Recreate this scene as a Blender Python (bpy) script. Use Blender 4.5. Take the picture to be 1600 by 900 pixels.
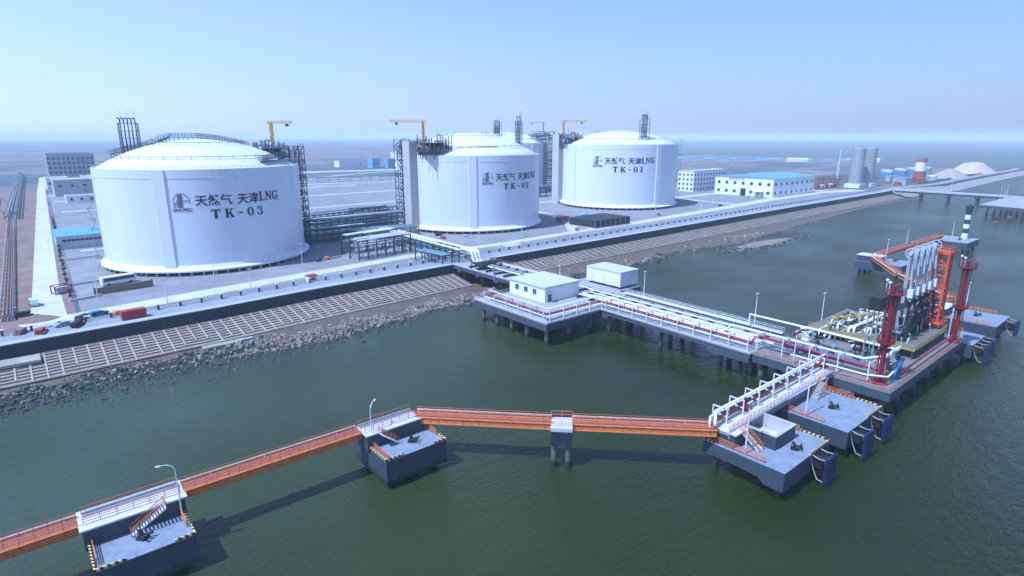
import bpy, math, random
from mathutils import Vector, Matrix
random.seed(11)
R = math.radians
scene = bpy.context.scene
for o in list(bpy.data.objects):
    bpy.data.objects.remove(o)

# ------------------------------------------------------------------ camera, sky, sun, exposure
cam_d = bpy.data.cameras.new('camera'); cam = bpy.data.objects.new('camera', cam_d)
scene.collection.objects.link(cam); scene.camera = cam
cam.location = (0, 0, 58); cam.rotation_euler = (R(90) - math.atan(237 / 930), 0, 0)
cam_d.sensor_width = 36; cam_d.lens = 930 / 1600 * 36; cam_d.clip_start = 1; cam_d.clip_end = 40000
SUN = Vector((-0.50, -0.36, 1.0)).normalized()               # towards the sun
elev = math.asin(SUN.z)
world = bpy.data.worlds.new('World'); scene.world = world; world.use_nodes = True
wn = world.node_tree.nodes; wl = world.node_tree.links
bg = wn['Background']; sky = wn.new('ShaderNodeTexSky'); sky.sky_type = 'NISHITA'; sky.sun_disc = False
sky.sun_elevation = elev; sky.sun_rotation = math.atan2(SUN.x, SUN.y)
VEIL = .82; VEILC = (4.3, 4.5, 5.5)
sky.altitude = 0; sky.air_density = 1.0; sky.dust_density = 0.7; sky.ozone_density = 2.0
# a pale veil of haze thickens the clear sky towards the horizon and glows a little towards the sun's side
def wmath(op, *xs):
    m = wn.new('ShaderNodeMath'); m.operation = op
    for i, x in enumerate(xs):
        if isinstance(x, (int, float)): m.inputs[i].default_value = x
        else: wl.new(x, m.inputs[i])
    return m.outputs[0]
wtc = wn.new('ShaderNodeTexCoord'); wsp = wn.new('ShaderNodeSeparateXYZ'); wl.new(wtc.outputs['Generated'], wsp.inputs[0])
wz = wmath('MAXIMUM', wsp.outputs[2], 0.0); wf = wmath('MULTIPLY', wmath('POWER', wmath('SUBTRACT', 1.0, wz), 3.0), VEIL)
dt = wmath('ADD', wmath('MULTIPLY', wsp.outputs[0], SUN.x), wmath('MULTIPLY', wsp.outputs[1], SUN.y))
gain = wmath('ADD', 1.16, wmath('MULTIPLY', dt, 1.25))
vc = wn.new('ShaderNodeVectorMath'); vc.operation = 'SCALE'; vc.inputs[0].default_value = VEILC; wl.new(gain, vc.inputs['Scale'])
wmx = wn.new('ShaderNodeMix'); wmx.data_type = 'RGBA'; wl.new(wf, wmx.inputs[0]); wl.new(sky.outputs[0], wmx.inputs[6]); wl.new(vc.outputs[0], wmx.inputs[7])
wl.new(wmx.outputs[2], bg.inputs[0]); bg.inputs[1].default_value = 0.14
sun_d = bpy.data.lights.new('sun', 'SUN'); sun_d.energy = 4.3; sun_d.angle = R(0.6); sun_d.color = (1.0, 0.975, 0.94)
sun = bpy.data.objects.new('sun', sun_d); scene.collection.objects.link(sun)
sun.rotation_euler = (-SUN).to_track_quat('-Z', 'Y').to_euler(); sun.location = (-200, -150, 400)
vs = scene.view_settings; vs.view_transform = 'Standard'; vs.look = 'None'; vs.gamma = 1; vs.exposure = 0.26
vs.use_white_balance = True; vs.white_balance_temperature = 4950; vs.white_balance_tint = 13
scene.cycles.use_denoising = True
scene.cycles.max_bounces = 6; scene.cycles.volume_bounces = 2; scene.cycles.caustics_reflective = False; scene.cycles.caustics_refractive = False

# ------------------------------------------------------------------ site frame: a along the quay, c inland
ANG = R(40); CA, SA = math.cos(ANG), math.sin(ANG); OX, OY = -15.0, 246.0
def W(a, c, z=0.0):
    return Vector((OX + a * CA - c * SA, OY + a * SA + c * CA, z))
WALL = [(-420, -9), (-154, -7), (-105, -5), (-68, -1.5), (-11, 1), (62, 2.2), (164, 5.2), (300, 8.4), (487, 11.2), (517, 12.5)]
def wall_c(a):
    for (a0, c0), (a1, c1) in zip(WALL, WALL[1:]):
        if a <= a1: return c0 + (c1 - c0) * (a - a0) / (a1 - a0)
    return WALL[-1][1]

# ------------------------------------------------------------------ materials
MATS = {}
def mat(name, col, rough=0.6, metal=0.0, var=0.25, scale=0.6, bump=0.0, bscale=8.0, stretch=None, col2=None, spec=0.5, detail=5, grime=0, gcol=None, tide=None):
    if name in MATS: return MATS[name]
    m = bpy.data.materials.new(name); m.use_nodes = True; MATS[name] = m
    n = m.node_tree.nodes; l = m.node_tree.links; p = n['Principled BSDF']
    p.inputs['Roughness'].default_value = rough; p.inputs['Metallic'].default_value = metal
    p.inputs['Specular IOR Level'].default_value = spec
    tc = n.new('ShaderNodeTexCoord'); vec = tc.outputs['Object']
    if stretch:
        mp = n.new('ShaderNodeMapping'); mp.inputs['Scale'].default_value = stretch
        l.new(vec, mp.inputs['Vector']); vec = mp.outputs[0]
    nz = n.new('ShaderNodeTexNoise'); nz.inputs['Scale'].default_value = scale; nz.inputs['Detail'].default_value = detail
    nz.inputs['Roughness'].default_value = 0.62
    l.new(vec, nz.inputs['Vector'])
    rp = n.new('ShaderNodeValToRGB'); rp.color_ramp.elements[0].position = 0.33; rp.color_ramp.elements[1].position = 0.67
    c2 = col2 or tuple(min(1, c * (1 + var * 0.6)) for c in col)
    c1 = col if col2 else tuple(c * (1 - var) for c in col)
    rp.color_ramp.elements[0].color = (*c1, 1); rp.color_ramp.elements[1].color = (*c2, 1)
    n2 = n.new('ShaderNodeTexNoise'); n2.inputs['Scale'].default_value = scale * 4.3; n2.inputs['Detail'].default_value = 6; l.new(vec, n2.inputs['Vector'])
    mxn = n.new('ShaderNodeMath'); mxn.operation = 'MULTIPLY_ADD'; l.new(n2.outputs['Fac'], mxn.inputs[0]); mxn.inputs[1].default_value = .45
    hf = n.new('ShaderNodeMath'); hf.operation = 'MULTIPLY'; l.new(nz.outputs['Fac'], hf.inputs[0]); hf.inputs[1].default_value = .55; l.new(hf.outputs[0], mxn.inputs[2])
    l.new(mxn.outputs[0], rp.inputs[0]); cout = rp.outputs[0]
    if grime > 0:                                                    # rust and dirt stains of their own shape
        gm = n.new('ShaderNodeMapping'); gm.inputs['Scale'].default_value = (.9, .9, .10); l.new(tc.outputs['Object'], gm.inputs[0])
        gn = n.new('ShaderNodeTexNoise'); gn.inputs['Scale'].default_value = 1.1; gn.inputs['Detail'].default_value = 8; gn.inputs['Roughness'].default_value = .7; l.new(gm.outputs[0], gn.inputs['Vector'])
        gr = n.new('ShaderNodeMapRange'); gr.inputs['From Min'].default_value = .54; gr.inputs['From Max'].default_value = .72; gr.inputs['To Max'].default_value = grime; l.new(gn.outputs['Fac'], gr.inputs['Value'])
        gx = n.new('ShaderNodeMix'); gx.data_type = 'RGBA'; l.new(gr.outputs[0], gx.inputs[0]); l.new(cout, gx.inputs[6]); gx.inputs[7].default_value = (*(gcol or tuple(c * .4 for c in col)), 1); cout = gx.outputs[2]
    if tide is not None:                                             # dark growth below the tide line
        tg = n.new('ShaderNodeNewGeometry'); ts_ = n.new('ShaderNodeSeparateXYZ'); l.new(tg.outputs['Position'], ts_.inputs[0])
        ta = n.new('ShaderNodeMath'); ta.operation = 'MULTIPLY_ADD'; l.new(n2.outputs['Fac'], ta.inputs[0]); ta.inputs[1].default_value = 1.6; l.new(ts_.outputs[2], ta.inputs[2])
        tr = n.new('ShaderNodeMapRange'); tr.inputs['From Min'].default_value = tide + .8; tr.inputs['From Max'].default_value = tide + 1.3; l.new(ta.outputs[0], tr.inputs['Value'])
        tx = n.new('ShaderNodeMix'); tx.data_type = 'RGBA'; l.new(tr.outputs[0], tx.inputs[0]); tx.inputs[6].default_value = (.022, .026, .016, 1); l.new(cout, tx.inputs[7]); cout = tx.outputs[2]
    l.new(cout, p.inputs['Base Color'])
    if bump > 0:
        b = n.new('ShaderNodeTexNoise'); b.inputs['Scale'].default_value = bscale; b.inputs['Detail'].default_value = 4
        l.new(tc.outputs['Object'], b.inputs['Vector'])
        bp = n.new('ShaderNodeBump'); bp.inputs['Strength'].default_value = bump; bp.inputs['Distance'].default_value = 0.3
        l.new(b.outputs['Fac'], bp.inputs['Height']); l.new(bp.outputs[0], p.inputs['Normal'])
    return m

M_TANK = mat('tank_white', (.66, .70, .75), .42, var=.06, scale=.35, stretch=(1, 1, .12), detail=8, grime=.10, gcol=(.36,.38,.40))
M_DOME = mat('dome_white', (.66, .67, .68), .55, var=.14, scale=.25)
M_LETTER = mat('lettering_navy', (.004, .009, .045), .5, var=.1)
M_EMBLEM = mat('emblem_dark', (.05, .035, .07), .5, var=.1)
M_SLAB = mat('tank_base_concrete', (.72, .74, .77), .6, var=.08)
M_DARK = mat('gap_shade', (.02, .022, .026), .8)
M_CONC = mat('concrete_light', (.50, .50, .49), .8, var=.22, scale=.35, bump=.15)
M_LDECK = mat('loading_deck', (.20, .19, .19), .85, var=.35, scale=.5, grime=.6, gcol=(.06, .055, .05))
M_CONC2 = mat('concrete_grey', (.33, .34, .35), .8, var=.25, scale=.4, bump=.15)
M_PAVE = mat('promenade_paving', (.27, .29, .33), .8, var=.22, scale=.12, grime=.5, gcol=(.15,.16,.17))
M_ROAD = mat('road_concrete', (.52, .52, .51), .8, var=.22, scale=.12, grime=.45, gcol=(.27,.26,.25))
M_GRAVEL = mat('plant_gravel', (.235, .24, .255), .9, var=.28, scale=.06, bump=.3, bscale=2.0, detail=8, grime=.5, gcol=(.13,.13,.14))
M_EARTH = mat('bare_earth', (.15, .09, .08), .95, scale=.08, col2=(.27, .20, .17), detail=8)
M_NAVY = mat('seawall_paint', (.010, .024, .042), .7, var=.35, scale=.3, stretch=(1, 1, .25), grime=.5, gcol=(.05,.06,.07))
M_COPE = mat('coping_concrete', (.40, .42, .45), .8, var=.18, scale=.3)
M_PILE = mat('pile_concrete', (.13, .125, .11), .85, var=.35, scale=1.2, tide=1.1, grime=.5)
M_BEAM = mat('jetty_beam_paint', (.055, .072, .098), .7, var=.22, scale=.5, stretch=(1, 1, .4), grime=.6, gcol=(.05,.05,.05))
M_JDECK = mat('jetty_deck', (.33, .335, .35), .8, var=.2, scale=.4, grime=.6, gcol=(.14,.13,.13))
M_DECKB = mat('dolphin_deck_paint', (.16, .195, .255), .65, scale=.35, col2=(.27, .315, .385), detail=9, grime=.45, gcol=(.10,.11,.12))
M_SIDE = mat('dolphin_side_paint', (.042, .058, .085), .6, var=.3, scale=.5, stretch=(1, 1, .35), grime=.6, gcol=(.10,.075,.055), tide=1.6)
M_ORANGE = mat('orange_paint', (.62, .20, .06), .55, var=.35, scale=.8, grime=.5, gcol=(.22,.07,.03))
M_RAILO = mat('railing_orange', (.58, .17, .08), .5, var=.15)
M_RED = mat('tower_red', (.18, .006, .016), .5, var=.3, scale=1.0, grime=.5, gcol=(.16,.02,.02))
M_PRED = mat('pipe_red', (.34, .02, .05), .5, var=.2)
M_PIPE = mat('pipe_white', (.72, .74, .76), .4, var=.12, scale=.6, grime=.35, gcol=(.40,.38,.34))
M_STEELW = mat('steel_white', (.66, .68, .70), .5, var=.12)
M_STEELG = mat('steel_grey', (.27, .29, .32), .5, var=.25)
M_RACK = mat('rack_steel', (.045, .075, .10), .6, var=.3)
M_TEAL = mat('rack_pipe_teal', (.22, .36, .42), .5, var=.2)
M_YEL = mat('yellow_paint', (.42, .33, .09), .5, var=.25)
M_CRANE = mat('crane_yellow', (.60, .36, .03), .5, var=.2)
M_GRATE = mat('steel_grating', (.17, .165, .15), .7, var=.3, scale=2.0, bump=.4, bscale=20)
M_BLUEP = mat('fender_blue', (.010, .018, .085), .5, var=.3)
M_RUB = mat('rubber_black', (.012, .012, .014), .7)
M_WALK = mat('walk_pale', (.56, .55, .57), .8, var=.18)
M_CHAIN = mat('chain_steel', (.35, .34, .32), .6)
M_ARM = mat('arm_grey', (.46, .49, .52), .45, var=.2)
M_BLACK = mat('black_steel', (.015, .016, .02), .5)
M_WALLW = mat('wall_white', (.72, .74, .77), .7, var=.08, scale=.5, grime=.35, gcol=(.42,.42,.42))
M_ROOFW = mat('roof_white', (.52, .53, .55), .7, var=.16, scale=.4)
M_GLASS = mat('window_glass', (.03, .045, .06), .15, var=.2)
M_ROOFB = mat('roof_blue', (.17, .36, .54), .5, var=.18, scale=.3)
M_GREYB = mat('far_wall_grey', (.38, .41, .45), .8, var=.15)
M_SILO = mat('silo_steel', (.38, .41, .44), .45, metal=.3, var=.25, scale=.3, stretch=(1, 1, .2))
M_BRICK = mat('red_brown', (.30, .075, .06), .8, var=.3)
M_SAND = mat('sand_pale', (.50, .42, .36), .95, var=.2, scale=.08)
M_SPIT = mat('spit_concrete', (.30, .285, .27), .9, var=.3, scale=.08)
M_REVET = mat('revetment_concrete', (.34, .275, .23), .9, var=.35, scale=.25, grime=.6, gcol=(.10,.09,.08))
M_RIB = mat('revetment_rib', (.37, .335, .30), .9, var=.35, scale=.4, grime=.5, gcol=(.2,.18,.16))
M_MUD = mat('mud', (.085, .064, .046), .6, scale=.12, col2=(.15, .115, .085), bump=.4, bscale=1.0, detail=9)
M_RUBBLE = mat('rubble_stone', (.12, .11, .095), .9, scale=.22, col2=(.38, .335, .275), detail=9)
M_SAGE = mat('valve_teal', (.10, .30, .30), .5)
M_CONT = mat('container_red', (.33, .04, .05), .6, var=.3)
M_TARP = mat('mesh_black', (.025, .03, .035), .8, var=.3)
M_GREEN = mat('beacon_green', (.008, .06, .05), .5)
M_DKGREY = mat('dark_machinery', (.04, .045, .05), .5, var=.4, scale=2)

def hazard_mat():
    m = bpy.data.materials.new('hazard_stripe'); m.use_nodes = True
    n = m.node_tree.nodes; l = m.node_tree.links; p = n['Principled BSDF']; p.inputs['Roughness'].default_value = .6
    tc = n.new('ShaderNodeTexCoord'); sp = n.new('ShaderNodeSeparateXYZ'); l.new(tc.outputs['Object'], sp.inputs[0])
    a = n.new('ShaderNodeMath'); a.operation = 'ADD'; l.new(sp.outputs[0], a.inputs[0]); l.new(sp.outputs[1], a.inputs[1])
    b = n.new('ShaderNodeMath'); b.operation = 'MODULO'; l.new(a.outputs[0], b.inputs[0]); b.inputs[1].default_value = .8
    ab = n.new('ShaderNodeMath'); ab.operation = 'ABSOLUTE'; l.new(b.outputs[0], ab.inputs[0])
    g = n.new('ShaderNodeMath'); g.operation = 'GREATER_THAN'; l.new(ab.outputs[0], g.inputs[0]); g.inputs[1].default_value = .4
    mx = n.new('ShaderNodeMix'); mx.data_type = 'RGBA'; l.new(g.outputs[0], mx.inputs[0])
    mx.inputs[6].default_value = (.72, .50, .16, 1); mx.inputs[7].default_value = (.012, .012, .014, 1)
    l.new(mx.outputs[2], p.inputs['Base Color']); return m
M_HAZ = hazard_mat()

def water_mat():
    m = bpy.data.materials.new('sea_water'); m.use_nodes = True
    n = m.node_tree.nodes; l = m.node_tree.links; p = n['Principled BSDF']
    p.inputs['Roughness'].default_value = .16; p.inputs['IOR'].default_value = 1.33; p.inputs['Specular IOR Level'].default_value = .5
    tc = n.new('ShaderNodeTexCoord')
    nz = n.new('ShaderNodeTexNoise'); nz.inputs['Scale'].default_value = .012; nz.inputs['Detail'].default_value = 6
    l.new(tc.outputs['Object'], nz.inputs['Vector'])
    rp = n.new('ShaderNodeValToRGB'); rp.color_ramp.elements[0].position = .35; rp.color_ramp.elements[1].position = .68
    rp.color_ramp.elements[0].color = (.016, .024, .002, 1); rp.color_ramp.elements[1].color = (.030, .039, .006, 1)
    l.new(nz.outputs[0], rp.inputs[0])
    sx = n.new('ShaderNodeSeparateXYZ'); l.new(tc.outputs['Object'], sx.inputs[0])                 # lighter colour towards the left bank paints in the brighter sky reflected there
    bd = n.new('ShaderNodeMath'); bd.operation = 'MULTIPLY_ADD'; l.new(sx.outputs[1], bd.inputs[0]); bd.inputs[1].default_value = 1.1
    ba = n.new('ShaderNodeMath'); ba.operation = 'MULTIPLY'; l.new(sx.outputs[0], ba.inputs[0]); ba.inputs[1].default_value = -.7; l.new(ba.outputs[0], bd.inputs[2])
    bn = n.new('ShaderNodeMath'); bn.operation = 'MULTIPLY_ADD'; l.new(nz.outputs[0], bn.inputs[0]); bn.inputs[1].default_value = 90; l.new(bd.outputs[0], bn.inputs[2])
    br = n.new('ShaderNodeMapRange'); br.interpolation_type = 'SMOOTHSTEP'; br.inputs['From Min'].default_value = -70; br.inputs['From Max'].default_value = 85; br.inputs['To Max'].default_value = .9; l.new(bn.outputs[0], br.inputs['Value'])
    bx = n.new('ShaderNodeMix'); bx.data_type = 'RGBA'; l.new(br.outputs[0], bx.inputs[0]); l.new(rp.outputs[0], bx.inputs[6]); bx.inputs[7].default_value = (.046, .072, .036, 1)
    hs = None
    for sc_, st, rot in ((.22, .55, 25), (.75, .35, -15), (2.2, .16, 40)):
        mp = n.new('ShaderNodeMapping'); mp.inputs['Rotation'].default_value = (0, 0, R(rot)); mp.inputs['Scale'].default_value = (1, 2.2, 1)
        l.new(tc.outputs['Object'], mp.inputs[0])
        w = n.new('ShaderNodeTexNoise'); w.inputs['Scale'].default_value = sc_; w.inputs['Detail'].default_value = 3; w.inputs['Roughness'].default_value = .55
        l.new(mp.outputs[0], w.inputs['Vector'])
        ml = n.new('ShaderNodeMath'); ml.operation = 'MULTIPLY'; ml.inputs[1].default_value = st
        l.new(w.outputs[0], ml.inputs[0])
        if hs is None: hs = ml.outputs[0]
        else:
            ad = n.new('ShaderNodeMath'); ad.operation = 'ADD'; l.new(hs, ad.inputs[0]); l.new(ml.outputs[0], ad.inputs[1]); hs = ad.outputs[0]
    bp = n.new('ShaderNodeBump'); bp.inputs['Strength'].default_value = .6; bp.inputs['Distance'].default_value = 1.0
    l.new(hs, bp.inputs['Height'])
    wp = n.new('ShaderNodeTexNoise'); wp.inputs['Scale'].default_value = .02; wp.inputs['Detail'].default_value = 5; l.new(tc.outputs['Object'], wp.inputs['Vector'])
    wr = n.new('ShaderNodeMapRange'); wr.inputs['From Min'].default_value = .35; wr.inputs['From Max'].default_value = .65; wr.inputs['To Min'].default_value = .35; wr.inputs['To Max'].default_value = .95; l.new(wp.outputs[0], wr.inputs['Value']); l.new(wr.outputs[0], bp.inputs['Strength'])
    n.remove(p); df = n.new('ShaderNodeBsdfDiffuse'); gl = n.new('ShaderNodeBsdfGlossy'); gl.inputs['Roughness'].default_value = .09
    l.new(bx.outputs[2], df.inputs[0]); l.new(bp.outputs[0], df.inputs['Normal']); l.new(bp.outputs[0], gl.inputs['Normal'])
    fr = n.new('ShaderNodeFresnel'); fr.inputs['IOR'].default_value = 1.33; l.new(bp.outputs[0], fr.inputs['Normal'])
    mu = n.new('ShaderNodeMath'); mu.operation = 'MULTIPLY'; mu.inputs[1].default_value = 1.35; l.new(fr.outputs[0], mu.inputs[0])
    mi = n.new('ShaderNodeMath'); mi.operation = 'MINIMUM'; mi.inputs[1].default_value = .46; l.new(mu.outputs[0], mi.inputs[0])
    mx = n.new('ShaderNodeMixShader'); l.new(mi.outputs[0], mx.inputs[0]); l.new(df.outputs[0], mx.inputs[1]); l.new(gl.outputs[0], mx.inputs[2]); l.new(mx.outputs[0], n['Material Output'].inputs[0])
    return m
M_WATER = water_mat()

def plain_mat():
    m = bpy.data.materials.new('coastal_plain'); m.use_nodes = True
    n = m.node_tree.nodes; l = m.node_tree.links; p = n['Principled BSDF']; p.inputs['Roughness'].default_value = .95
    tc = n.new('ShaderNodeTexCoord'); mp = n.new('ShaderNodeMapping'); mp.inputs['Scale'].default_value = (.0045, .011, 1)
    l.new(tc.outputs['Object'], mp.inputs[0])
    v = n.new('ShaderNodeTexVoronoi'); v.distance = 'CHEBYCHEV'; v.inputs['Scale'].default_value = 1.0; v.inputs['Randomness'].default_value = .75
    l.new(mp.outputs[0], v.inputs['Vector'])
    sp = n.new('ShaderNodeSeparateColor'); l.new(v.outputs['Color'], sp.inputs[0])
    rp = n.new('ShaderNodeValToRGB'); rp.color_ramp.interpolation = 'CONSTANT'
    cols = [(0, (.17, .15, .14)), (.25, (.10, .125, .15)), (.42, (.20, .18, .165)), (.6, (.085, .115, .145)), (.8, (.17, .175, .18))]
    e = rp.color_ramp.elements; e[0].position = 0; e[0].color = (*cols[0][1], 1); e[1].position = cols[1][0]; e[1].color = (*cols[1][1], 1)
    for ps, c in cols[2:]: x = e.new(ps); x.color = (*c, 1)
    l.new(sp.outputs[0], rp.inputs[0])
    nz = n.new('ShaderNodeTexNoise'); nz.inputs['Scale'].default_value = .03; nz.inputs['Detail'].default_value = 9; l.new(tc.outputs['Object'], nz.inputs['Vector'])
    r2 = n.new('ShaderNodeValToRGB'); r2.color_ramp.elements[0].position = .3; r2.color_ramp.elements[0].color = (.55, .55, .55, 1); r2.color_ramp.elements[1].position = .7; r2.color_ramp.elements[1].color = (1.2, 1.15, 1.1, 1)
    l.new(nz.outputs[0], r2.inputs[0])
    mx = n.new('ShaderNodeMix'); mx.data_type = 'RGBA'; mx.blend_type = 'MULTIPLY'; mx.inputs[0].default_value = .85
    l.new(rp.outputs[0], mx.inputs[6]); l.new(r2.outputs[0], mx.inputs[7]); l.new(mx.outputs[2], p.inputs['Base Color'])
    return m
M_PLAIN = plain_mat()

# ------------------------------------------------------------------ mesh builder
class MB:
    def __init__(s): s.v = []; s.f = []; s.m = []; s.sm = []; s.mi = 0
    def add(s, vs, fs, smooth=False):
        n = len(s.v); s.v += [tuple(v) for v in vs]
        s.f += [tuple(n + i for i in f) for f in fs]; s.m += [s.mi] * len(fs); s.sm += [smooth] * len(fs); return s
    def box(s, x0, x1, y0, y1, z0, z1):
        return s.add([(x0, y0, z0), (x1, y0, z0), (x1, y1, z0), (x0, y1, z0), (x0, y0, z1), (x1, y0, z1), (x1, y1, z1), (x0, y1, z1)],
                     [(3, 2, 1, 0), (4, 5, 6, 7), (0, 1, 5, 4), (1, 2, 6, 5), (2, 3, 7, 6), (3, 0, 4, 7)])
    def bar(s, p, q, w, h=None):
        h = h or w; p = Vector(p); q = Vector(q); d = (q - p)
        if d.length < 1e-6: return s
        d.normalize(); up = Vector((0, 0, 1)) if abs(d.z) < .99 else Vector((1, 0, 0))
        r = d.cross(up).normalized() * (w / 2); u = r.normalized().cross(d).normalized() * (h / 2)
        return s.add([p - r - u, p + r - u, p + r + u, p - r + u, q - r - u, q + r - u, q + r + u, q - r + u],
                     [(3, 2, 1, 0), (4, 5, 6, 7), (0, 1, 5, 4), (1, 2, 6, 5), (2, 3, 7, 6), (3, 0, 4, 7)])
    def tube(s, pts, r, n=8, cap=True, radii=None):
        pts = [Vector(p) for p in pts]; rings = []; ref = None
        for i, p in enumerate(pts):
            d0 = (p - pts[i - 1]).normalized() if i else None; d1 = (pts[i + 1] - p).normalized() if i < len(pts) - 1 else None
            d = ((d0 or d1) + (d1 or d0)).normalized()
            k = 1.0 if d0 is None or d1 is None else 1 / max(.5, d.dot(d1))
            up = Vector((0, 0, 1)) if abs(d.z) < .95 else Vector((0, 1, 0))
            x = d.cross(up).normalized(); y = x.cross(d).normalized(); rr = radii[i] if radii else r
            rings.append([p + (x * math.cos(2 * math.pi * j / n) * (k if abs(d.z) < .95 else 1) + y * math.sin(2 * math.pi * j / n)) * rr for j in range(n)])
        vs = [v for g in rings for v in g]; fs = []
        for i in range(len(pts) - 1):
            for j in range(n):
                a, b = i * n + j, i * n + (j + 1) % n; fs.append((a, b, b + n, a + n))
        s.add(vs, fs, True)
        if cap:
            s.add(rings[0], [tuple(range(n))]); s.add(rings[-1], [tuple(range(n))])
        return s
    def cyl(s, p, q, r, r2=None, n=12): return s.tube([p, q], r, n, True, [r, r if r2 is None else r2])
    def prism(s, poly, z0, z1):
        n = len(poly)
        return s.add([(x, y, z0) for x, y in poly] + [(x, y, z1) for x, y in poly],
                     [tuple(range(n))[::-1], tuple(range(n, 2 * n))] + [(i, (i + 1) % n, n + (i + 1) % n, n + i) for i in range(n)])
    def lathe(s, prof, n=64, a0=0., a1=2 * math.pi, smooth=True, cx=0, cy=0):
        full = abs(a1 - a0 - 2 * math.pi) < 1e-6; m = n if full else n + 1
        vs = [(cx + r * math.cos(a0 + (a1 - a0) * i / n), cy + r * math.sin(a0 + (a1 - a0) * i / n), z) for r, z in prof for i in range(m)]
        fs = []
        for k in range(len(prof) - 1):
            for i in range(n):
                j = (i + 1) % m; fs.append((k * m + i, k * m + j, (k + 1) * m + j, (k + 1) * m + i))
        return s.add(vs, fs, smooth)
    def strip(s, left, right, z):
        n = len(left); zz = z if isinstance(z, (list, tuple)) else [z] * n
        return s.add([(x, y, zz[i]) for i, (x, y) in enumerate(left)] + [(x, y, zz[i]) for i, (x, y) in enumerate(right)],
                     [(i, i + 1, n + i + 1, n + i) for i in range(n - 1)])
    def ball(s, c, r, n=8, sz=1.0):
        m = n // 2; prof = [(max(1e-3, r * math.sin(math.pi * k / m)), c[2] - r * sz * math.cos(math.pi * k / m)) for k in range(m + 1)]
        return s.lathe(prof, n, cx=c[0], cy=c[1])
    def lattice(s, x0, x1, y0, y1, z0, z1, nz, w=.2, diag=True, lx=0):
        sh = lambda z: lx * (z - z0) / (z1 - z0)
        for x in (x0, x1):
            for y in (y0, y1): s.bar((x, y, z0), (x + lx, y, z1), w)
        for k in range(nz + 1):
            z = z0 + (z1 - z0) * k / nz; d = sh(z)
            s.bar((x0 + d, y0, z), (x1 + d, y0, z), w * .7); s.bar((x0 + d, y1, z), (x1 + d, y1, z), w * .7)
            s.bar((x0 + d, y0, z), (x0 + d, y1, z), w * .7); s.bar((x1 + d, y0, z), (x1 + d, y1, z), w * .7)
            if diag and k < nz:
                zt = z0 + (z1 - z0) * (k + 1) / nz; f = 1 if k % 2 else 0
                A, B = ((x0, x1) if f else (x1, x0)); s.bar((A + d, y0, z), (B + sh(zt), y0, zt), w * .55); s.bar((A + d, y1, z), (B + sh(zt), y1, zt), w * .55)
                A, B = ((y0, y1) if f else (y1, y0)); s.bar((x0 + d, A, z), (x0 + sh(zt), B, zt), w * .55); s.bar((x1 + d, A, z), (x1 + sh(zt), B, zt), w * .55)
        return s
    def rail(s, pts, h=1.1, step=2.0, w=.07, bars=2, posts=True):
        for p, q in zip(pts, pts[1:]):
            p = Vector(p); q = Vector(q)
            for k in range(1, bars + 1):
                u = Vector((0, 0, h * k / bars)); s.bar(p + u, q + u, w)
            if posts:
                m = max(1, round((q - p).length / step))
                for i in range(m + 1):
                    x = p.lerp(q, i / m); s.bar(x, x + Vector((0, 0, h)), w)
        return s
    def mesh(s, name, mats, off=(0, 0, 0)):
        me = bpy.data.meshes.new(name)
        me.from_pydata([(x - off[0], y - off[1], z - off[2]) for x, y, z in s.v], [], s.f)
        for m in (mats if isinstance(mats, (list, tuple)) else [mats]): me.materials.append(m)
        me.polygons.foreach_set('material_index', s.m); me.polygons.foreach_set('use_smooth', s.sm); me.update()
        return me

col = scene.collection
ORG = {}
def tag(o, label, cat, group=None):
    o['label'] = label; o['category'] = cat
    if group: o['group'] = group
def thing(name, label, cat, a, c, z=0, rot=0, group=None):
    o = bpy.data.objects.new(name, None); col.objects.link(o); o.empty_display_size = .5
    o.location = W(a, c, z); o.rotation_euler = (0, 0, ANG + R(rot)); tag(o, label, cat, group); ORG[o] = (a, c, z); return o
def part(name, mb, mats, parent, site=False, loc=None, rz=0, label=None):
    me = mb if isinstance(mb, bpy.types.Mesh) else mb.mesh(name, mats, ORG[parent] if site else (0, 0, 0))
    o = bpy.data.objects.new(name, me); col.objects.link(o); o.parent = parent
    if loc: o.location = loc
    if rz: o.rotation_euler = (0, 0, rz)
    if label: o['label'] = label
    return o
def single(name, mb, mats, label, cat, a, c, z=0, rot=0, group=None, site=False):
    me = mb if isinstance(mb, bpy.types.Mesh) else mb.mesh(name, mats, (a, c, z) if site else (0, 0, 0))
    o = bpy.data.objects.new(name, me); col.objects.link(o); o.location = W(a, c, z); o.rotation_euler = (0, 0, ANG + R(rot)); tag(o, label, cat, group); return o
def structure(name, mb, mats, kind='structure'):
    o = bpy.data.objects.new(name, mb.mesh(name, mats)); col.objects.link(o); o.location = W(0, 0); o.rotation_euler = (0, 0, ANG); o['kind'] = kind; return o
def copy_tree(o, parent=None):
    c = o.copy(); col.objects.link(c)
    if parent: c.parent = parent
    for ch in list(o.children): copy_tree(ch, c)
    return c
def place_copy(o, a, c, z, rot=0, label=None, group=None):
    n = copy_tree(o); n.location = W(a, c, z); n.rotation_euler = (0, 0, ANG + R(rot)); ORG[n] = (a, c, z)
    if label: n['label'] = label
    if group: n['group'] = group
    return n

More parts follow.
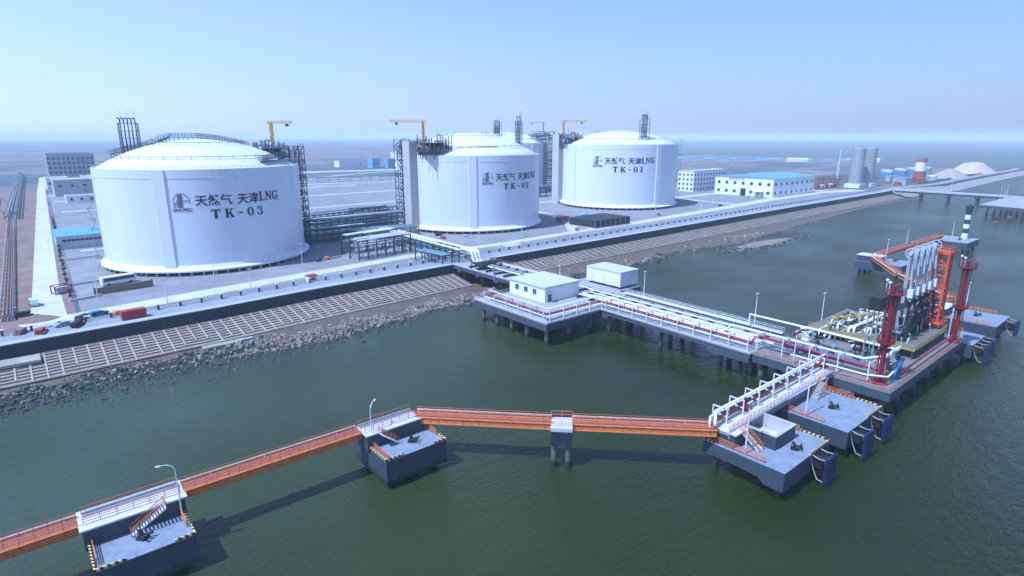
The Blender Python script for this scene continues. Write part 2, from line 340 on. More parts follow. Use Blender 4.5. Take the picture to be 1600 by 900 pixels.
# ------------------------------------------------------------------ setting: sea, land, roads
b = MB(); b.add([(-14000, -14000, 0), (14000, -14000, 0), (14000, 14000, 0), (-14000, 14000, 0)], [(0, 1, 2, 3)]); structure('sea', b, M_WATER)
COAST = [(-9000, -60)] + [(a, c + 1.0) for a, c in WALL] + [(530, 22), (600, 14), (657, 6), (760, 12), (1137, 24), (1160, 33), (1150, 44), (1065, 52), (1080, 130), (1200, 200), (1380, 300),
         (1420, 435), (1400, 640), (1440, 860), (1700, 1200), (2300, 1800), (7250, 6970), (-9000, 9500)]
b = MB(); b.prism(COAST, -3, 6); structure('land', b, M_PLAIN)
def ribbon(pts, w):
    L, Rr = [], []
    for i, (x, y) in enumerate(pts):
        x0, y0 = pts[max(0, i - 1)]; x1, y1 = pts[min(len(pts) - 1, i + 1)]
        d = math.hypot(x1 - x0, y1 - y0); nx, ny = -(y1 - y0) / d, (x1 - x0) / d
        ww = w[i] if isinstance(w, (list, tuple)) else w
        L.append((x + nx * ww / 2, y + ny * ww / 2)); Rr.append((x - nx * ww / 2, y - ny * ww / 2))
    return L, Rr
aa = [-420, -154, -105, -68, -11, 62, 164, 300, 487, 516]
b = MB(); b.strip([(a, wall_c(a) + 1.2) for a in aa], [(a, wall_c(a) + 10.5) for a in aa], 6.95)
b.strip([(a, wall_c(a) + 10.5) for a in aa], [(a, wall_c(a) + 10.5) for a in aa], [6.95] * 10); structure('promenade_paving', b, M_PAVE)
# plant yard in gravel, its compartments and roads
b = MB(); b.add([(x, y, 6.010) for x, y in [(-136, 3.2), (-60, 9), (60, 13), (300, 19), (505, 22), (500, 70), (420, 330), (300, 520), (-118, 520)]], [tuple(range(9))]); structure('gravel_yard', b, M_GRAVEL)
b = MB(); b.add([(x, y, 6.006) for x, y in [(-190, 1), (-137, 3.2), (-125, 560), (-170, 560)]], [(0, 1, 2, 3)]); structure('earth_verge', b, M_EARTH)
b = MB()
b.strip(*ribbon([(-150, 13), (-105, 20), (-64, 25.5), (-12, 32), (40, 30), (92, 33), (143, 34), (230, 40), (345, 50), (440, 54), (505, 40)], [9, 9, 8, 6, 6, 6.5, 7.5, 9, 11, 13, 16]), 6.024)
structure('shore_road', b, M_ROAD)
b = MB(); b.strip(*ribbon([(-143.5, 12), (-142, 60), (-132, 300), (-122, 540), (-110, 800)], [9, 7.5, 7, 6.5, 5]), 6.018); structure('west_road', b, M_ROAD)
b = MB()
for pts, w in [([(95, 36), (118, 62), (135, 95), (146, 150), (150, 330)], 6), ([(-2, 36), (-6, 80), (-6, 330)], 5), ([(-125, 142), (-6, 150), (150, 158), (300, 165)], 5),
               ([(-120, 330), (150, 334), (300, 336)], 6), ([(290, 46), (297, 120), (300, 330)], 6), ([(297, 110), (350, 112), (440, 100), (470, 60)], 8), ([(-124, 215), (-6, 225)], 4), ([(-120, 420), (150, 424)], 6),
               ([(20, 240), (150, 245)], 5), ([(-121, 480), (60, 470), (280, 440)], 7), ([(60, 690), (240, 690), (420, 650)], 26), ([(150, 560), (260, 620), (420, 640)], 9)]:
    b.strip(*ribbon(pts, w), 6.030 + .004 * random.random())
structure('service_lane', b, M_ROAD)

# revetment: stepped concrete courses between the seawall and the mud, with light frames
b = MB()
def rev_w(a): return 15.5 if a < -60 else (15.5 - (a + 60) * .04 if a < 40 else 11.5)
def rev_pt(a, t): return (a, wall_c(a) - .1 - rev_w(a) * t)
rr0 = random.Random(8); N = 9; sa_ = [-420, -154, -130, -105, -85, -68, -40, -11]; sb_ = [8, 62, 110, 164, 230, 300, 390, 487, 516]
for seg in (sa_, sb_):
    for k in range(N):
        z = 3.1 - 2.3 * k / N; z2 = 3.1 - 2.3 * (k + 1) / N; t0, t1 = k / N, (k + 1) / N
        b.mi = 0; b.strip([rev_pt(a, t0) for a in seg], [rev_pt(a, t1 - .028) for a in seg], z - .1)
        b.strip([rev_pt(a, t1 - .028) for a in seg], [rev_pt(a, t1 - .028) for a in seg], z)
        n = len(seg); A = [(*rev_pt(a, t1 - .028), z - .06) for a in seg] + [(*rev_pt(a, t1), z2 - .06) for a in seg]
        b.mi = 2; b.add(A, [(i, i + 1, n + i + 1, n + i) for i in range(n - 1)])
    b.mi = 1; a = seg[0] + 1
    while a < seg[-1]:
        p0 = rev_pt(a, 0); p1 = rev_pt(a, 1.0)
        tt = rr0.choice((1.0, 1.0, 1.0, .86, .7)) if a > -160 else 1.0; p1 = rev_pt(a, tt); b.bar((p0[0], p0[1], 3.12), (p1[0], p1[1], 3.12 - 2.26 * tt), .42 * rr0.uniform(.85, 1.1), .3)
        a += 3.1 if a < 60 else (4.2 if a < 200 else 6)
    for t in (0.02, 1.0):
        for a0, a1 in zip(seg, seg[1:]):
            b.bar((*rev_pt(a0, t), 3.16 - 2.3 * t), (*rev_pt(a1, t), 3.16 - 2.3 * t), .28, .25)
structure('revetment', b, [M_REVET, M_RIB, mat('revetment_gap', (.05, .043, .04), .9)])

b = MB(); b.box(-180, -147, -13.2, -7.6, 2.6, 3.35); b.box(-112, -103, -24.2, -21.8, .5, 1.05); b.box(-103, -98.5, -23.0, -21.4, .5, 1.0); structure('concrete_apron', b, M_RIB)
# mud flat and rubble bank
def mud_edge(a):
    if a < 0: return wall_c(a) - 36 - 3 * math.sin(a * .05)
    if a < 30: return wall_c(a) - 34
    if a < 230: return wall_c(a) - 30 - 10 * math.exp(-((a - 190) / 40) ** 2) + 4 * math.sin(a * .07)
    return wall_c(a) - 30 + min(16, (a - 230) * .1)
b = MB(); cols_ = []; na = 240; nt = 12
for i in range(na + 1):
    a = -330 + 860 * i / na
    for j in range(nt + 1):
        t = j / nt; c0 = wall_c(a) - rev_w(a) + 1.5; c1 = mud_edge(a) - 6
        z = .75 * (1 - t) ** 1.1 - .42 * t + .12 * math.sin(a * .9 + j * 1.7) * math.sin(a * .31 + j) * (1 if 0 < j else 0)
        lf = max(0., min(1., (-88 - a) / 26)); z -= 1.0 * lf * min(1, t * 3)
        cols_.append((a, c0 + (c1 - c0) * t, z))
b.add(cols_, [(i * (nt + 1) + j, (i + 1) * (nt + 1) + j, (i + 1) * (nt + 1) + j + 1, i * (nt + 1) + j + 1) for i in range(na) for j in range(nt)], True)
structure('mudflat', b, M_MUD)
b = MB()
def rock(x, y, z, s):
    q = [(-1, -1, -.5), (1, -1, -.5), (1, 1, -.5), (-1, 1, -.5), (-.7, -.7, .6), (.7, -.7, .6), (.7, .7, .6), (-.7, .7, .6)]
    an = random.uniform(0, 6.28); ca, sa = math.cos(an), math.sin(an); vs = []
    for u, v, w in q:
        u *= s * random.uniform(.5, 1.1); v *= s * random.uniform(.4, 1.0); w *= s * random.uniform(.5, 1.1)
        vs.append((x + u * ca - v * sa, y + u * sa + v * ca, z + w))
    b.add(vs, [(4, 5, 6, 7), (0, 1, 5, 4), (1, 2, 6, 5), (2, 3, 7, 6), (3, 0, 4, 7)])
rr = random.Random(5)
for i in range(16500):
    a = rr.uniform(-190, 30) if i < 13500 else rr.uniform(30, 300)
    e0 = mud_edge(a)
    if a < -75: inner = wall_c(a) - rev_w(a) - 1.0 - max(0, (a + 110) * .15)
    elif a < 30: inner = wall_c(a) - rev_w(a) - 7
    else: inner = wall_c(a) - rev_w(a) - 9 + 4 * math.sin(a * .05)
    if a >= 30 and rr.random() > .95 * math.exp(-((a - 190) / 20) ** 2) + .45 * math.exp(-((a - 80) / 14) ** 2) + .3 * math.exp(-((a - 40) / 12) ** 2) + .04: continue
    left = max(0., min(1., (-92 - a) / 28))                       # the bank sinks under water towards the left
    if rr.random() < left * .3: continue
    e0 += 3.0 * math.sin(a * .11) + 2.2 * math.sin(a * .29 + 1) + 1.2 * math.sin(a * .71); inner += 1.6 * math.sin(a * .19 + 2) + 1.2 * math.sin(a * .53)
    t = rr.random() ** (.8 if a < 30 else 1); c = inner + (e0 - 3 - inner) * t
    if math.sin(a * .33 + c * .41) * math.sin(a * .13 - c * .9) > .35 and rr.random() < .75: continue
    zb = max(-.35, min(.8, .75 * (1 - ((wall_c(a) - rev_w(a) - c) / 22)))) - .15
    hump = (1.0 * math.exp(-((t - .35) / .22) ** 2) if -110 < a < 30 else .2) * (1 - .8 * left); z = zb + hump * rr.random() - .1 * left; z = max(z, -.28) if rr.random() < .6 else z
    b.mi = 1 if (z < .12 or rr.random() < .08 + .6 * left) else 0
    rock(a, c, z, rr.uniform(.13, .42) * (1.0 + 1.5 * rr.random() ** 7) * (1 if a < 30 else 1.5))
for i in range(1900):
    u = rr.gauss(0, .42); w = rr.gauss(0, .62); a = 172 + u * 36; c = -37.5 - u * 1.5 + w * 5.5 * (1.2 - abs(u) * .5)
    z = .55 * math.exp(-(u * u + w * w) * 1.6) - .3; b.mi = 1 if z < -.05 and rr.random() < .7 else 0
    rock(a, c, z + .25 * rr.random(), rr.uniform(.3, .85))
structure('rubble_bank', b, [M_RUBBLE, mat('rubble_wet', (.028, .032, .034), .45, scale=.3, col2=(.085, .085, .08))], 'stuff')

# spit revetment on the far side
b = MB(); sp_ = [(517, 13), (560, 14), (657, 5), (760, 11), (900, 16), (1137, 23), (1162, 33)]
b.strip([(x, y + 4) for x, y in sp_], [(x + 4, y - 12) for x, y in sp_], 0)
for i in range(len(sp_)): pass
v = [(x, y + 6, 6.2) for x, y in sp_] + [(x + 6, y - 12, -.2) for x, y in sp_]; n = len(sp_)
b = MB(); b.add(v, [(i, i + 1, n + i + 1, n + i) for i in range(n - 1)]); b.strip([(x, y + 13) for x, y in sp_], [(x, y + 6) for x, y in sp_], 6.2)
structure('spit_embankment', b, M_SPIT)
b = MB(); b.bar((640, 27, 6.6), (1120, 40, 6.6), 1.6, 1.0)
single('spit_parapet', b, M_DKGREY, 'long dark parapet running along the top of the far spit', 'wall', 640, 27, 6, site=True)

# ------------------------------------------------------------------ seawall and promenade fence
def seawall(segs, label):
    a0 = segs[0]; t = thing('seawall', label, 'wall', a0, wall_c(a0), 0)
    b = MB(); n = len(segs)
    for p, q in zip(segs, segs[1:]):
        P = [(p, wall_c(p)), (q, wall_c(q)), (q, wall_c(q) + 1.2), (p, wall_c(p) + 1.2)]; b.prism(P, 2.4, 6.75)
    part('wall_face', b, M_NAVY, t, True)
    b = MB()
    for p, q in zip(segs, segs[1:]): b.prism([(p, wall_c(p) - .12), (q, wall_c(q) - .12), (q, wall_c(q) + 2.6), (p, wall_c(p) + 2.6)], 6.752, 7.0)
    part('coping', b, M_COPE, t, True)
seawall([-420, -154, -105, -68, -11.5], 'dark navy seawall with pale coping left of the approach trestle')
seawall([6.5, 62, 164, 300, 487, 517], 'long dark navy seawall right of the approach trestle')

def fence(a0, a1, n, label):
    t = thing('promenade_fence', label, 'fence', a0, wall_c(a0) + 9.3, 7)
    pb = MB().box(-.3, .3, -.3, .3, 0, 1.5); pb.mi = 1; pb.box(-.4, .4, -.4, .4, 1.5, 1.7); pm = pb.mesh('post', [mat('post_dark', (.07, .085, .13), .7), M_STEELW])
    A = [a0 + (a1 - a0) * i / (n - 1) for i in range(n)]; pts = [(a - a0, wall_c(a) - wall_c(a0), 0) for a in A]
    for p in pts: part('post', pm, None, t, loc=p)
    b = MB()
    for p, q in zip(pts, pts[1:]):
        for h in (.35, 1.15): b.bar((p[0] + .31, p[1], h), (q[0] - .31, q[1], h), .10)
        for k in range(1, 6):
            x = p[0] + (q[0] - p[0]) * k / 6; y = p[1] + (q[1] - p[1]) * k / 6; b.bar((x, y, .05), (x, y, 1.15), .06)
    part('railing', b, M_STEELG, t)
fence(-172, -14, 27, 'grey post and rail fence on the promenade left of the trestle')
fence(9, 510, 84, 'long grey post and rail fence on the promenade right of the trestle')

# ------------------------------------------------------------------ tanks
def text_polys(txt, size, bold=.0, spacing=1.0):
    cu = bpy.data.curves.new('lettering', 'FONT'); cu.body = txt; cu.size = size; cu.offset = bold; cu.resolution_u = 2; cu.space_character = spacing
    o = bpy.data.objects.new('lettering', cu); col.objects.link(o)
    dg = bpy.context.evaluated_depsgraph_get(); me = bpy.data.meshes.new_from_object(o.evaluated_get(dg))
    vs = [tuple(v.co) for v in me.vertices]; fs = [tuple(p.vertices) for p in me.polygons]
    bpy.data.objects.remove(o); bpy.data.curves.remove(cu); bpy.data.meshes.remove(me); return vs, fs
def quadpoly(*ps): return [list(ps)]
def R4(x0, x1, y0, y1): return [(x0, y0), (x1, y0), (x1, y1), (x0, y1)]
def ring(cx, cy, rx, ry, tx, ty, a0=0, a1=360, n=16):
    out = []
    for i in range(n):
        u, w = R(a0 + (a1 - a0) * i / n), R(a0 + (a1 - a0) * (i + 1) / n)
        f = lambda t, k: (cx + (rx - tx * k) * math.cos(t), cy + (ry - ty * k) * math.sin(t))
        out.append([f(u, 0), f(w, 0), f(w, 1), f(u, 1)])
    return out
SER = {   # serif capitals and figures, unit height, drawn as strokes
    'T': ([R4(.0, .8, .87, 1), R4(.27, .53, .06, .9), R4(.2, .6, 0, .06), [(0, .9), (.0, .68), (.05, .68), (.11, .9)], [(.8, .9), (.8, .68), (.75, .68), (.69, .9)]], .86),
    'K': ([R4(.10, .34, .06, .94), R4(.02, .42, 0, .07), R4(.02, .42, .93, 1), [(.34, .47), (.64, .94), (.77, .94), (.34, .33)], [(.38, .52), (.53, .68), (.86, .06), (.58, .06)], R4(.55, .88, 0, .06), R4(.55, .86, .94, 1)], .92),
    '-': ([R4(.03, .5, .40, .54)], .6),
    '0': (ring(.34, .5, .34, .5, .21, .08, n=20), .74),
    '1': ([R4(.17, .41, .06, 1), R4(.06, .51, 0, .06), [(.04, .86), (.2, 1), (.2, .9), (.06, .8)]], .6),
    '2': (ring(.3, .7, .32, .3, .19, .09, -40, 190) + [[(.58, .53), (.40, .66), (.02, .16), (.02, .0)], R4(.02, .6, 0, .15), [(.6, .15), (.64, .3), (.58, .3), (.5, .15)]], .72),
    '3': (ring(.29, .74, .29, .26, .18, .08, -80, 190) + ring(.29, .27, .33, .28, .2, .08, -190, 85), .74),
    'L': ([R4(.08, .30, .06, .94), R4(.0, .39, 0, .07), R4(.0, .39, .93, 1), R4(.30, .62, 0, .10), [(.62, .0), (.68, .28), (.62, .28), (.5, .07)]], .72),
    'N': ([R4(.08, .19, .06, 1), R4(.0, .28, 0, .07), [(.02, 1), (.26, 1), (.74, .16), (.74, .0), (.66, 0)], R4(.63, .74, .0, .94), R4(.54, .82, .94, 1)], .86),
    'G': (ring(.42, .5, .42, .52, .23, .09, 35, 350, 22) + [R4(.56, .72, .1, .42), R4(.46, .86, .42, .48), [(.74, .7), (.79, .98), (.74, .98), (.6, .84)]], .9)}
def serif(txt, h, sp=.12, wide=1.0):
    vs, fs, x = [], [], 0
    for ch in txt:
        if ch == ' ': x += .4 * h; continue
        polys, w = SER[ch]
        for p in polys:
            k = len(vs); vs += [(x + u * h * wide, v * h) for u, v in p]; fs.append(tuple(range(k, k + len(p))))
        x += (w * wide + sp) * h
    return vs, fs
def wrap(mb, vs, fs, Rr, ang, z0, width):   # put flat lettering onto a cylinder, running counter-clockwise from angle ang
    mb.add([((Rr) * math.cos(ang + v[0] / Rr), Rr * math.sin(ang + v[0] / Rr), z0 + v[1]) for v in vs], fs)
def extent(vs): xs = [v[0] for v in vs]; return min(xs), max(xs)

def make_tank(label, number, a, c, Rw, zw, za, text_ang, butt, ts=.82):
    t = thing('storage_tank', label, 'storage tank', a, c, 0, group='white domed storage tanks')
    pm = MB().tube([(0, 0, 6), (0, 0, 7.45)], .45, 8).mesh('pedestal', M_CONC2); nb = 60
    for i in range(nb): part('pedestal', pm, None, t, loc=((Rw + .9) * math.cos(2 * math.pi * i / nb), (Rw + .9) * math.sin(2 * math.pi * i / nb), 0))
    b = MB(); b.lathe([(Rw - 2, 6.03), (Rw - 2, 7.45)], 64); part('plinth', b, M_DARK, t)  # near-black ring paints the shade of the open gap behind the pedestals
    b = MB(); b.lathe([(0.1, 7.452), (Rw + 1.8, 7.452), (Rw + 1.9, 7.6), (Rw + 1.9, 8.1), (Rw + .6, 8.7), (Rw + .02, 9.9)], 96, smooth=False); part('base_slab', b, M_SLAB, t)
    b = MB(); b.lathe([(Rw, 8.3), (Rw, zw - 3.2)], 128); b.lathe([(Rw, zw - 3.2), (Rw + .10, zw - 3.2), (Rw + .10, zw - 2.9), (Rw + .03, zw - 2.9), (Rw + .03, zw)], 128, smooth=False)
    b.lathe([(Rw + .03, zw), (Rw - 1.2, zw), (Rw - 1.2, zw - .4)], 128, smooth=False); w = part('wall', b, M_TANK, t)
    for d in butt:
        b = MB(); h0 = 2.4 / Rw; an = R(d)
        P = [(Rw - .2, an - h0), (Rw + .5, an - h0 * .85), (Rw + .5, an + h0 * .85), (Rw - .2, an + h0)]
        b.prism([(r * math.cos(x), r * math.sin(x)) for r, x in P], 9.0, zw - .15); part('buttress', b, M_TANK, t)
    Rd = Rw - 1.2; h = za - zw + .4; rs = (Rd * Rd + h * h) / (2 * h); pr = []
    for k in range(17):
        r = Rd * (1 - k / 16); pr.append((max(.05, r), za - rs + math.sqrt(rs * rs - r * r)))
    b = MB(); b.lathe(pr, 128); d = part('dome', b, M_DOME, t)
    zr = lambda r: za - rs + math.sqrt(max(0, rs * rs - r * r))
    b = MB()                                                        # rim railing and ring walkway
    for k in range(96):
        a0, a1 = 2 * math.pi * k / 96, 2 * math.pi * (k + 1) / 96; r = Rw - .4
        p, q = (r * math.cos(a0), r * math.sin(a0)), (r * math.cos(a1), r * math.sin(a1))
        for hh in (.55, 1.1): b.bar((*p, zw + hh), (*q, zw + hh), .07)
        b.bar((*p, zw), (*p, zw + 1.1), .08)
    part('rim_railing', b, M_STEELG, t)
    # ring pipe on stub posts round the dome
    b = MB(); rp = Rw * .80
    for k in range(40):
        a0, a1 = 2 * math.pi * k / 40, 2 * math.pi * (k + 1) / 40
        if 20 < (math.degrees(a0) - 0) % 360 < 60 and number == '03': continue
        z = zr(rp) + 1.0; b.bar((rp * math.cos(a0), rp * math.sin(a0), z), (rp * math.cos(a1), rp * math.sin(a1), z), .22); b.bar((rp * math.cos(a0), rp * math.sin(a0), z - 1.1), (rp * math.cos(a0), rp * math.sin(a0), z + .6), .14)
    part('dome_pipework', b, M_STEELG, t); b = MB(); rq = Rw * .45
    for k in range(28):
        a0, a1 = 2 * math.pi * k / 28, 2 * math.pi * (k + 1) / 28; z = zr(rq) + 1.1
        b.bar((rq * math.cos(a0), rq * math.sin(a0), z), (rq * math.cos(a1), rq * math.sin(a1), z), .25); b.bar((rq * math.cos(a0), rq * math.sin(a0), z - 1.2), (rq * math.cos(a0), rq * math.sin(a0), z + (3.0 if k % 4 == 0 else .3)), .12)
    part('dome_pipework', b, M_STEELG, t)
    if text_ang is not None:
        b = MB(); Rt = Rw + .14; zt = zw - 13.2; S = 5.2 * ts
        vs1, f1 = text_polys('天然气', S * 1.02, .08); x0, x1 = extent(vs1); w1 = x1 - x0
        vs2, f2 = text_polys('天津', S * 1.02, .08); y0, y1 = extent(vs2); w2 = y1 - y0
        vs3, f3 = serif('LNG', S * .86, .05); w3 = extent(vs3)[1]
        gap = 2.4 * ts; tot = w1 + gap + w2 + .3 + w3; st = R(text_ang) - tot / 2 / Rt + 2.0 / Rt
        wrap(b, [(v[0] - x0, v[1]) for v in vs1], f1, Rt, st, zt, 0)
        wrap(b, [(v[0] - y0, v[1]) for v in vs2], f2, Rt, st + (w1 + gap) / Rt, zt, 0)
        wrap(b, vs3, f3, Rt, st + (w1 + gap + w2 + .3) / Rt, zt + .1, 0)
        part('name_lettering', b, M_LETTER, t); b = MB()
        vs4, f4 = serif('TK-' + number, 4.2 * ts, .36, 1.15); w4 = extent(vs4)[1]; wrap(b, vs4, f4, Rt, R(text_ang) - w4 / 2 / Rt + .4 / Rt, zt - 6.5 * ts, 0)
        part('tank_number', b, M_LETTER, t)
        b = MB(); em = []; r_ = 3.5
        em += ring(0, 0, r_, r_, .28, .28, -20, 212, 30)
        bars = [R4(-1.5, -1.1, -3.0, 3.1), R4(-.85, -.4, -3.0, 3.3), R4(-.15, .35, -3.0, 3.35), R4(-2.0, -1.75, -3.0, .6), R4(.6, 3.0, -.15, .25)]
        em += bars + ring(-2.2, -2.0, 1.2, 1.2, .35, .35, 60, 250, 10)
        for p in em: wrap(b, [(u * ts, v * ts) for u, v in p], [tuple(range(len(p)))], Rt, st - 5.6 * ts / Rt, zt + 2.0 * ts, 0)
        vs5, f5 = text_polys('SINOPEC', 2.1, .05); e0, e1 = extent(vs5); wrap(b, [((v[0] - (e0 + e1) / 2 + .2) * ts, v[1] * ts) for v in vs5], f5, Rt, st - 5.6 * ts / Rt, zt - 2.75 * ts, 0)
        part('emblem', b, M_EMBLEM, t)
    return t, zr

def vent_stack(a, c, z0, z1, label, n=5, hw=3.6):
    t = thing('vent_stack', label, 'vent stack', a, c, z0, group='vent stacks on the tank roofs')
    H_ = z1 - z0; b = MB(); b.lattice(-hw, hw, -1.6, 1.6, 0, H_ * .86, 4 if hw > 2 else 8, .28, diag=hw < 2); part('frame', b, M_RACK, t)
    for k in range(n):
        x = -hw * .78 + hw * 1.56 * k / max(1, n - 1); b = MB(); b.tube([(x, 0, 0), (x, 0, H_ * .97), (x - .5, 0, H_), (x - 1.0, 0, H_)], .3, 8); b.tube([(x, .9, 0), (x, .9, H_ * .6)], .2, 6); part('vent_pipe', b, M_RACK if k % 2 else M_EMBLEM, t)
    b = MB()
    for x in (-hw * .7, 0, hw * .7): b.bar((x, -1.6, H_ * .86), (x, -1.6, H_ + 3.2), .1)
    part('lightning_rod', b, M_RACK, t); return t

def jib_crane(a, c, z0, z1, rot, L, label, base=None, col_h=0):
    t = thing('jib_crane', label, 'crane', a, c, z0, rot, group='yellow jib cranes on the tank roofs')
    H_ = z1 - z0; b = MB(); b.cyl((0, 0, 0), (0, 0, H_ * .42), 1.1, n=12); part('pedestal', b, M_STEELW, t)
    b = MB(); b.lattice(-.55, .55, -.55, .55, H_ * .42, H_ + .4, 5, .22); b.cyl((0, 0, H_ * .42), (0, 0, H_), .42, n=8); part('mast', b, M_CRANE, t)
    b = MB(); b.lattice(-1.5, L, -.5, .5, H_ - .4, H_ + .9, 1, .22, False)
    for k in range(int(L / 1.6)):
        x = k * 1.6; b.bar((x, -.5, H_ - .4), (x + .8, -.5, H_ + .9), .16); b.bar((x + .8, -.5, H_ + .9), (x + 1.6, -.5, H_ - .4), .16); b.bar((x, .5, H_ - .4), (x + .8, .5, H_ + .9), .16); b.bar((x + .8, .5, H_ + .9), (x + 1.6, .5, H_ - .4), .16)
    part('jib', b, M_CRANE, t)
    b = MB(); b.box(L * .8 - .7, L * .8 + .7, -.45, .45, H_ - 1.6, H_ - .5); b.bar((L * .8, 0, H_ - 1.6), (L * .8, 0, H_ - 2.6), .12); part('hoist', b, M_DKGREY, t); return t

def roof_platform(a, c, z0, rot, L, Wd, hh, label, seed):
    rg = random.Random(seed); t = thing('pump_platform', label, 'platform', a, c, z0, rot, group='pump platforms on the tank roofs')
    b = MB(); nx = max(2, int(L / 4)); ny = max(2, int(Wd / 4))
    for i in range(nx + 1):
        for j in range(ny + 1): b.bar((-L / 2 + L * i / nx, -Wd / 2 + Wd * j / ny, -4), (-L / 2 + L * i / nx, -Wd / 2 + Wd * j / ny, hh * (rg.random() * .6 + .4)), .34)
    for zz in (0, hh * .5):
        for i in range(nx + 1): b.bar((-L / 2 + L * i / nx, -Wd / 2, zz), (-L / 2 + L * i / nx, Wd / 2, zz), .3)
        for j in range(ny + 1): b.bar((-L / 2, -Wd / 2 + Wd * j / ny, zz), (L / 2, -Wd / 2 + Wd * j / ny, zz), .3)
    part('frame', b, M_RACK, t)
    b = MB(); b.box(-L / 2, L / 2, -Wd / 2, Wd / 2, .02, .16); part('deck', b, M_GRATE, t)
    b = MB(); b.box(-L / 2 + 1, L / 2 - 2, -Wd / 2 + 1, Wd / 2 - 1.5, hh * .5 + .02, hh * .5 + .14); part('upper_deck', b, M_GRATE, t)
    b = MB(); b.rail([(-L / 2, -Wd / 2, .16), (L / 2, -Wd / 2, .16), (L / 2, Wd / 2, .16), (-L / 2, Wd / 2, .16), (-L / 2, -Wd / 2, .16)], 1.2, 1.6, .09)
    b.rail([(-L / 2 + 1, -Wd / 2 + 1, hh * .5 + .14), (L / 2 - 2, -Wd / 2 + 1, hh * .5 + .14), (L / 2 - 2, Wd / 2 - 1.5, hh * .5 + .14), (-L / 2 + 1, Wd / 2 - 1.5, hh * .5 + .14), (-L / 2 + 1, -Wd / 2 + 1, hh * .5 + .14)], 1.2, 1.6, .09)
    part('railing', b, M_RACK, t)
    for k in range(12):
        x, y = rg.uniform(-L / 2 + 1, L / 2 - 2), rg.uniform(-Wd / 2 + 1, Wd / 2 - 1.5); b = MB(); b.cyl((x, y, .16), (x, y, 1.6 + 2 * rg.random()), .55, n=10); b.ball((x, y, 2.4), .7, 8); part('pump', b, M_TEAL if k % 2 else M_PIPE, t)
    for k in range(24):
        y = rg.uniform(-Wd / 2, Wd / 2); z = rg.uniform(.6, hh * 1.0); x0 = rg.uniform(-L / 2, 0); x1 = x0 + rg.uniform(3, L / 2)
        b = MB(); b.tube([(x0, y, 0), (x0, y, z), (x1, y, z), (x1, y + rg.uniform(-2, 2), z), (x1, y + rg.uniform(-2, 2), 0)], .2 + .15 * rg.random(), 7); part('pipe', b, [M_TEAL, M_RACK, M_STEELG, M_RACK, M_PIPE, M_RACK, M_BRICK][k % 7], t)
    return t

def stair_tower(a, c, z0, z1, rot, lx, ly, m, label, w=.26):
    t = thing('stair_tower', label, 'stair tower', a, c, z0, rot, group='steel stair towers on the tank walls'); H_ = z1 - z0; nz = max(4, int(H_ / 3.6))
    b = MB(); b.lattice(-lx / 2, lx / 2, -ly / 2, ly / 2, 0, H_, nz, w * 1.15)
    if lx > 4: b.lattice(-lx * .17, lx * .17, -ly * .4, ly * .4, 0, H_ * .97, nz * 2, w * .8, False); part('frame', b, m, t)
    b = MB()
    for k in range(nz):
        za, zb = H_ * k / nz, H_ * (k + 1) / nz; f = 1 if k % 2 else -1
        b.bar((-lx * .4 * f, 0, za + .1), (lx * .4 * f, 0, zb - .1), ly * .14, .12)
    part('stair', b, M_RACK, t)
    for k in range(1, nz + 1): b = MB(); b.box(-lx / 2, lx / 2, -ly / 2 , -ly * .2, H_ * k / nz + .08, H_ * k / nz + .16); b.rail([(-lx / 2, -ly / 2, H_ * k / nz), (lx / 2, -ly / 2, H_ * k / nz)], 1.1, 1.5, .08); part('landing', b, m, t)
    return t

T3, zr3 = make_tank('nearest large white domed tank marked TK-03', '03', -81.1, 88.8, 39.5, 46, 56.8, -87, (-124.5, -40, 50, 140))
T2, zr2 = make_tank('middle white domed tank marked TK-02', '02', 69, 98.5, 41.5, 48, 60, -87, (-124, -34, 56, 146), .80)
T1, zr1 = make_tank('farther white domed tank marked TK-01', '01', 224, 113, 44, 52.3, 62.4, -132, (-100, -10, 80, 171), .92)
T4, zr4 = make_tank('farthest white domed tank mostly hidden behind the tank marked TK-02', '04', 230, 262, 42, 52, 62, None, (0, 90, 180, 270))
M_SC = M_RACK; M_LAD = mat('ladder_brown', (.10, .095, .075), .7, var=.3)
def roof_walkway(pts, label):
    a0, c0, z0 = pts[0]; t = thing('roof_walkway', label, 'walkway', a0, c0, z0); b = MB(); q = [(x - a0, y - c0, z - z0) for x, y, z in pts]
    for u, w in zip(q, q[1:]):
        b.bar(u, w, 2.2, .25)
        for k in range(6): x = Vector(u).lerp(Vector(w), k / 6); b.bar(x - Vector((0, 0, 2.2)), x, .22)
    part('deck', b, M_RACK, t)
    for d in (-1, 1): b = MB(); b.rail([(x + d, y, z + .1) for x, y, z in q], 1.5, 1.4, .16, 2); part('railing', b, M_RACK, t)
roof_walkway([(-66, 57, 48.6), (-56.5, 64.5, 49.4), (-50, 76, 50.0), (-47.5, 84, 50.6)], 'dark railed walkway along the front roof edge of the tank marked TK-03')
roof_walkway([(45, 76, 50.5), (55, 69, 51), (64, 66, 51)], 'dark railed walkway along the front roof edge of the tank marked TK-02')
roof_walkway([(208, 82, 54.5), (214, 79, 54.6), (222, 79, 54.8)], 'dark railed walkway below the vent stack on the tank marked TK-01')
roof_walkway([(-110, 116, 50.5), (-104, 112, 52.2), (-97, 107, 54.2), (-90, 98, 57.6), (-81, 89, 57.6), (-72, 91, 56.6), (-60, 94, 54)], 'dark pipe walkway over the top of the tank marked TK-03')
vent_stack(-102.4, 113, 50.5, 65.6, 'dark vent stack frame on the left of the roof marked TK-03')
vent_stack(103.9, 94, 50, 70, 'narrow dark vent stack on the right roof edge marked TK-02', 2, 1.5)
vent_stack(215.5, 83.4, 54, 73, 'dark vent stack frame on the roof marked TK-01')
vent_stack(209.5, 247.5, 60, 72, 'bluish vent stack frame on the farthest half hidden dome', 5)
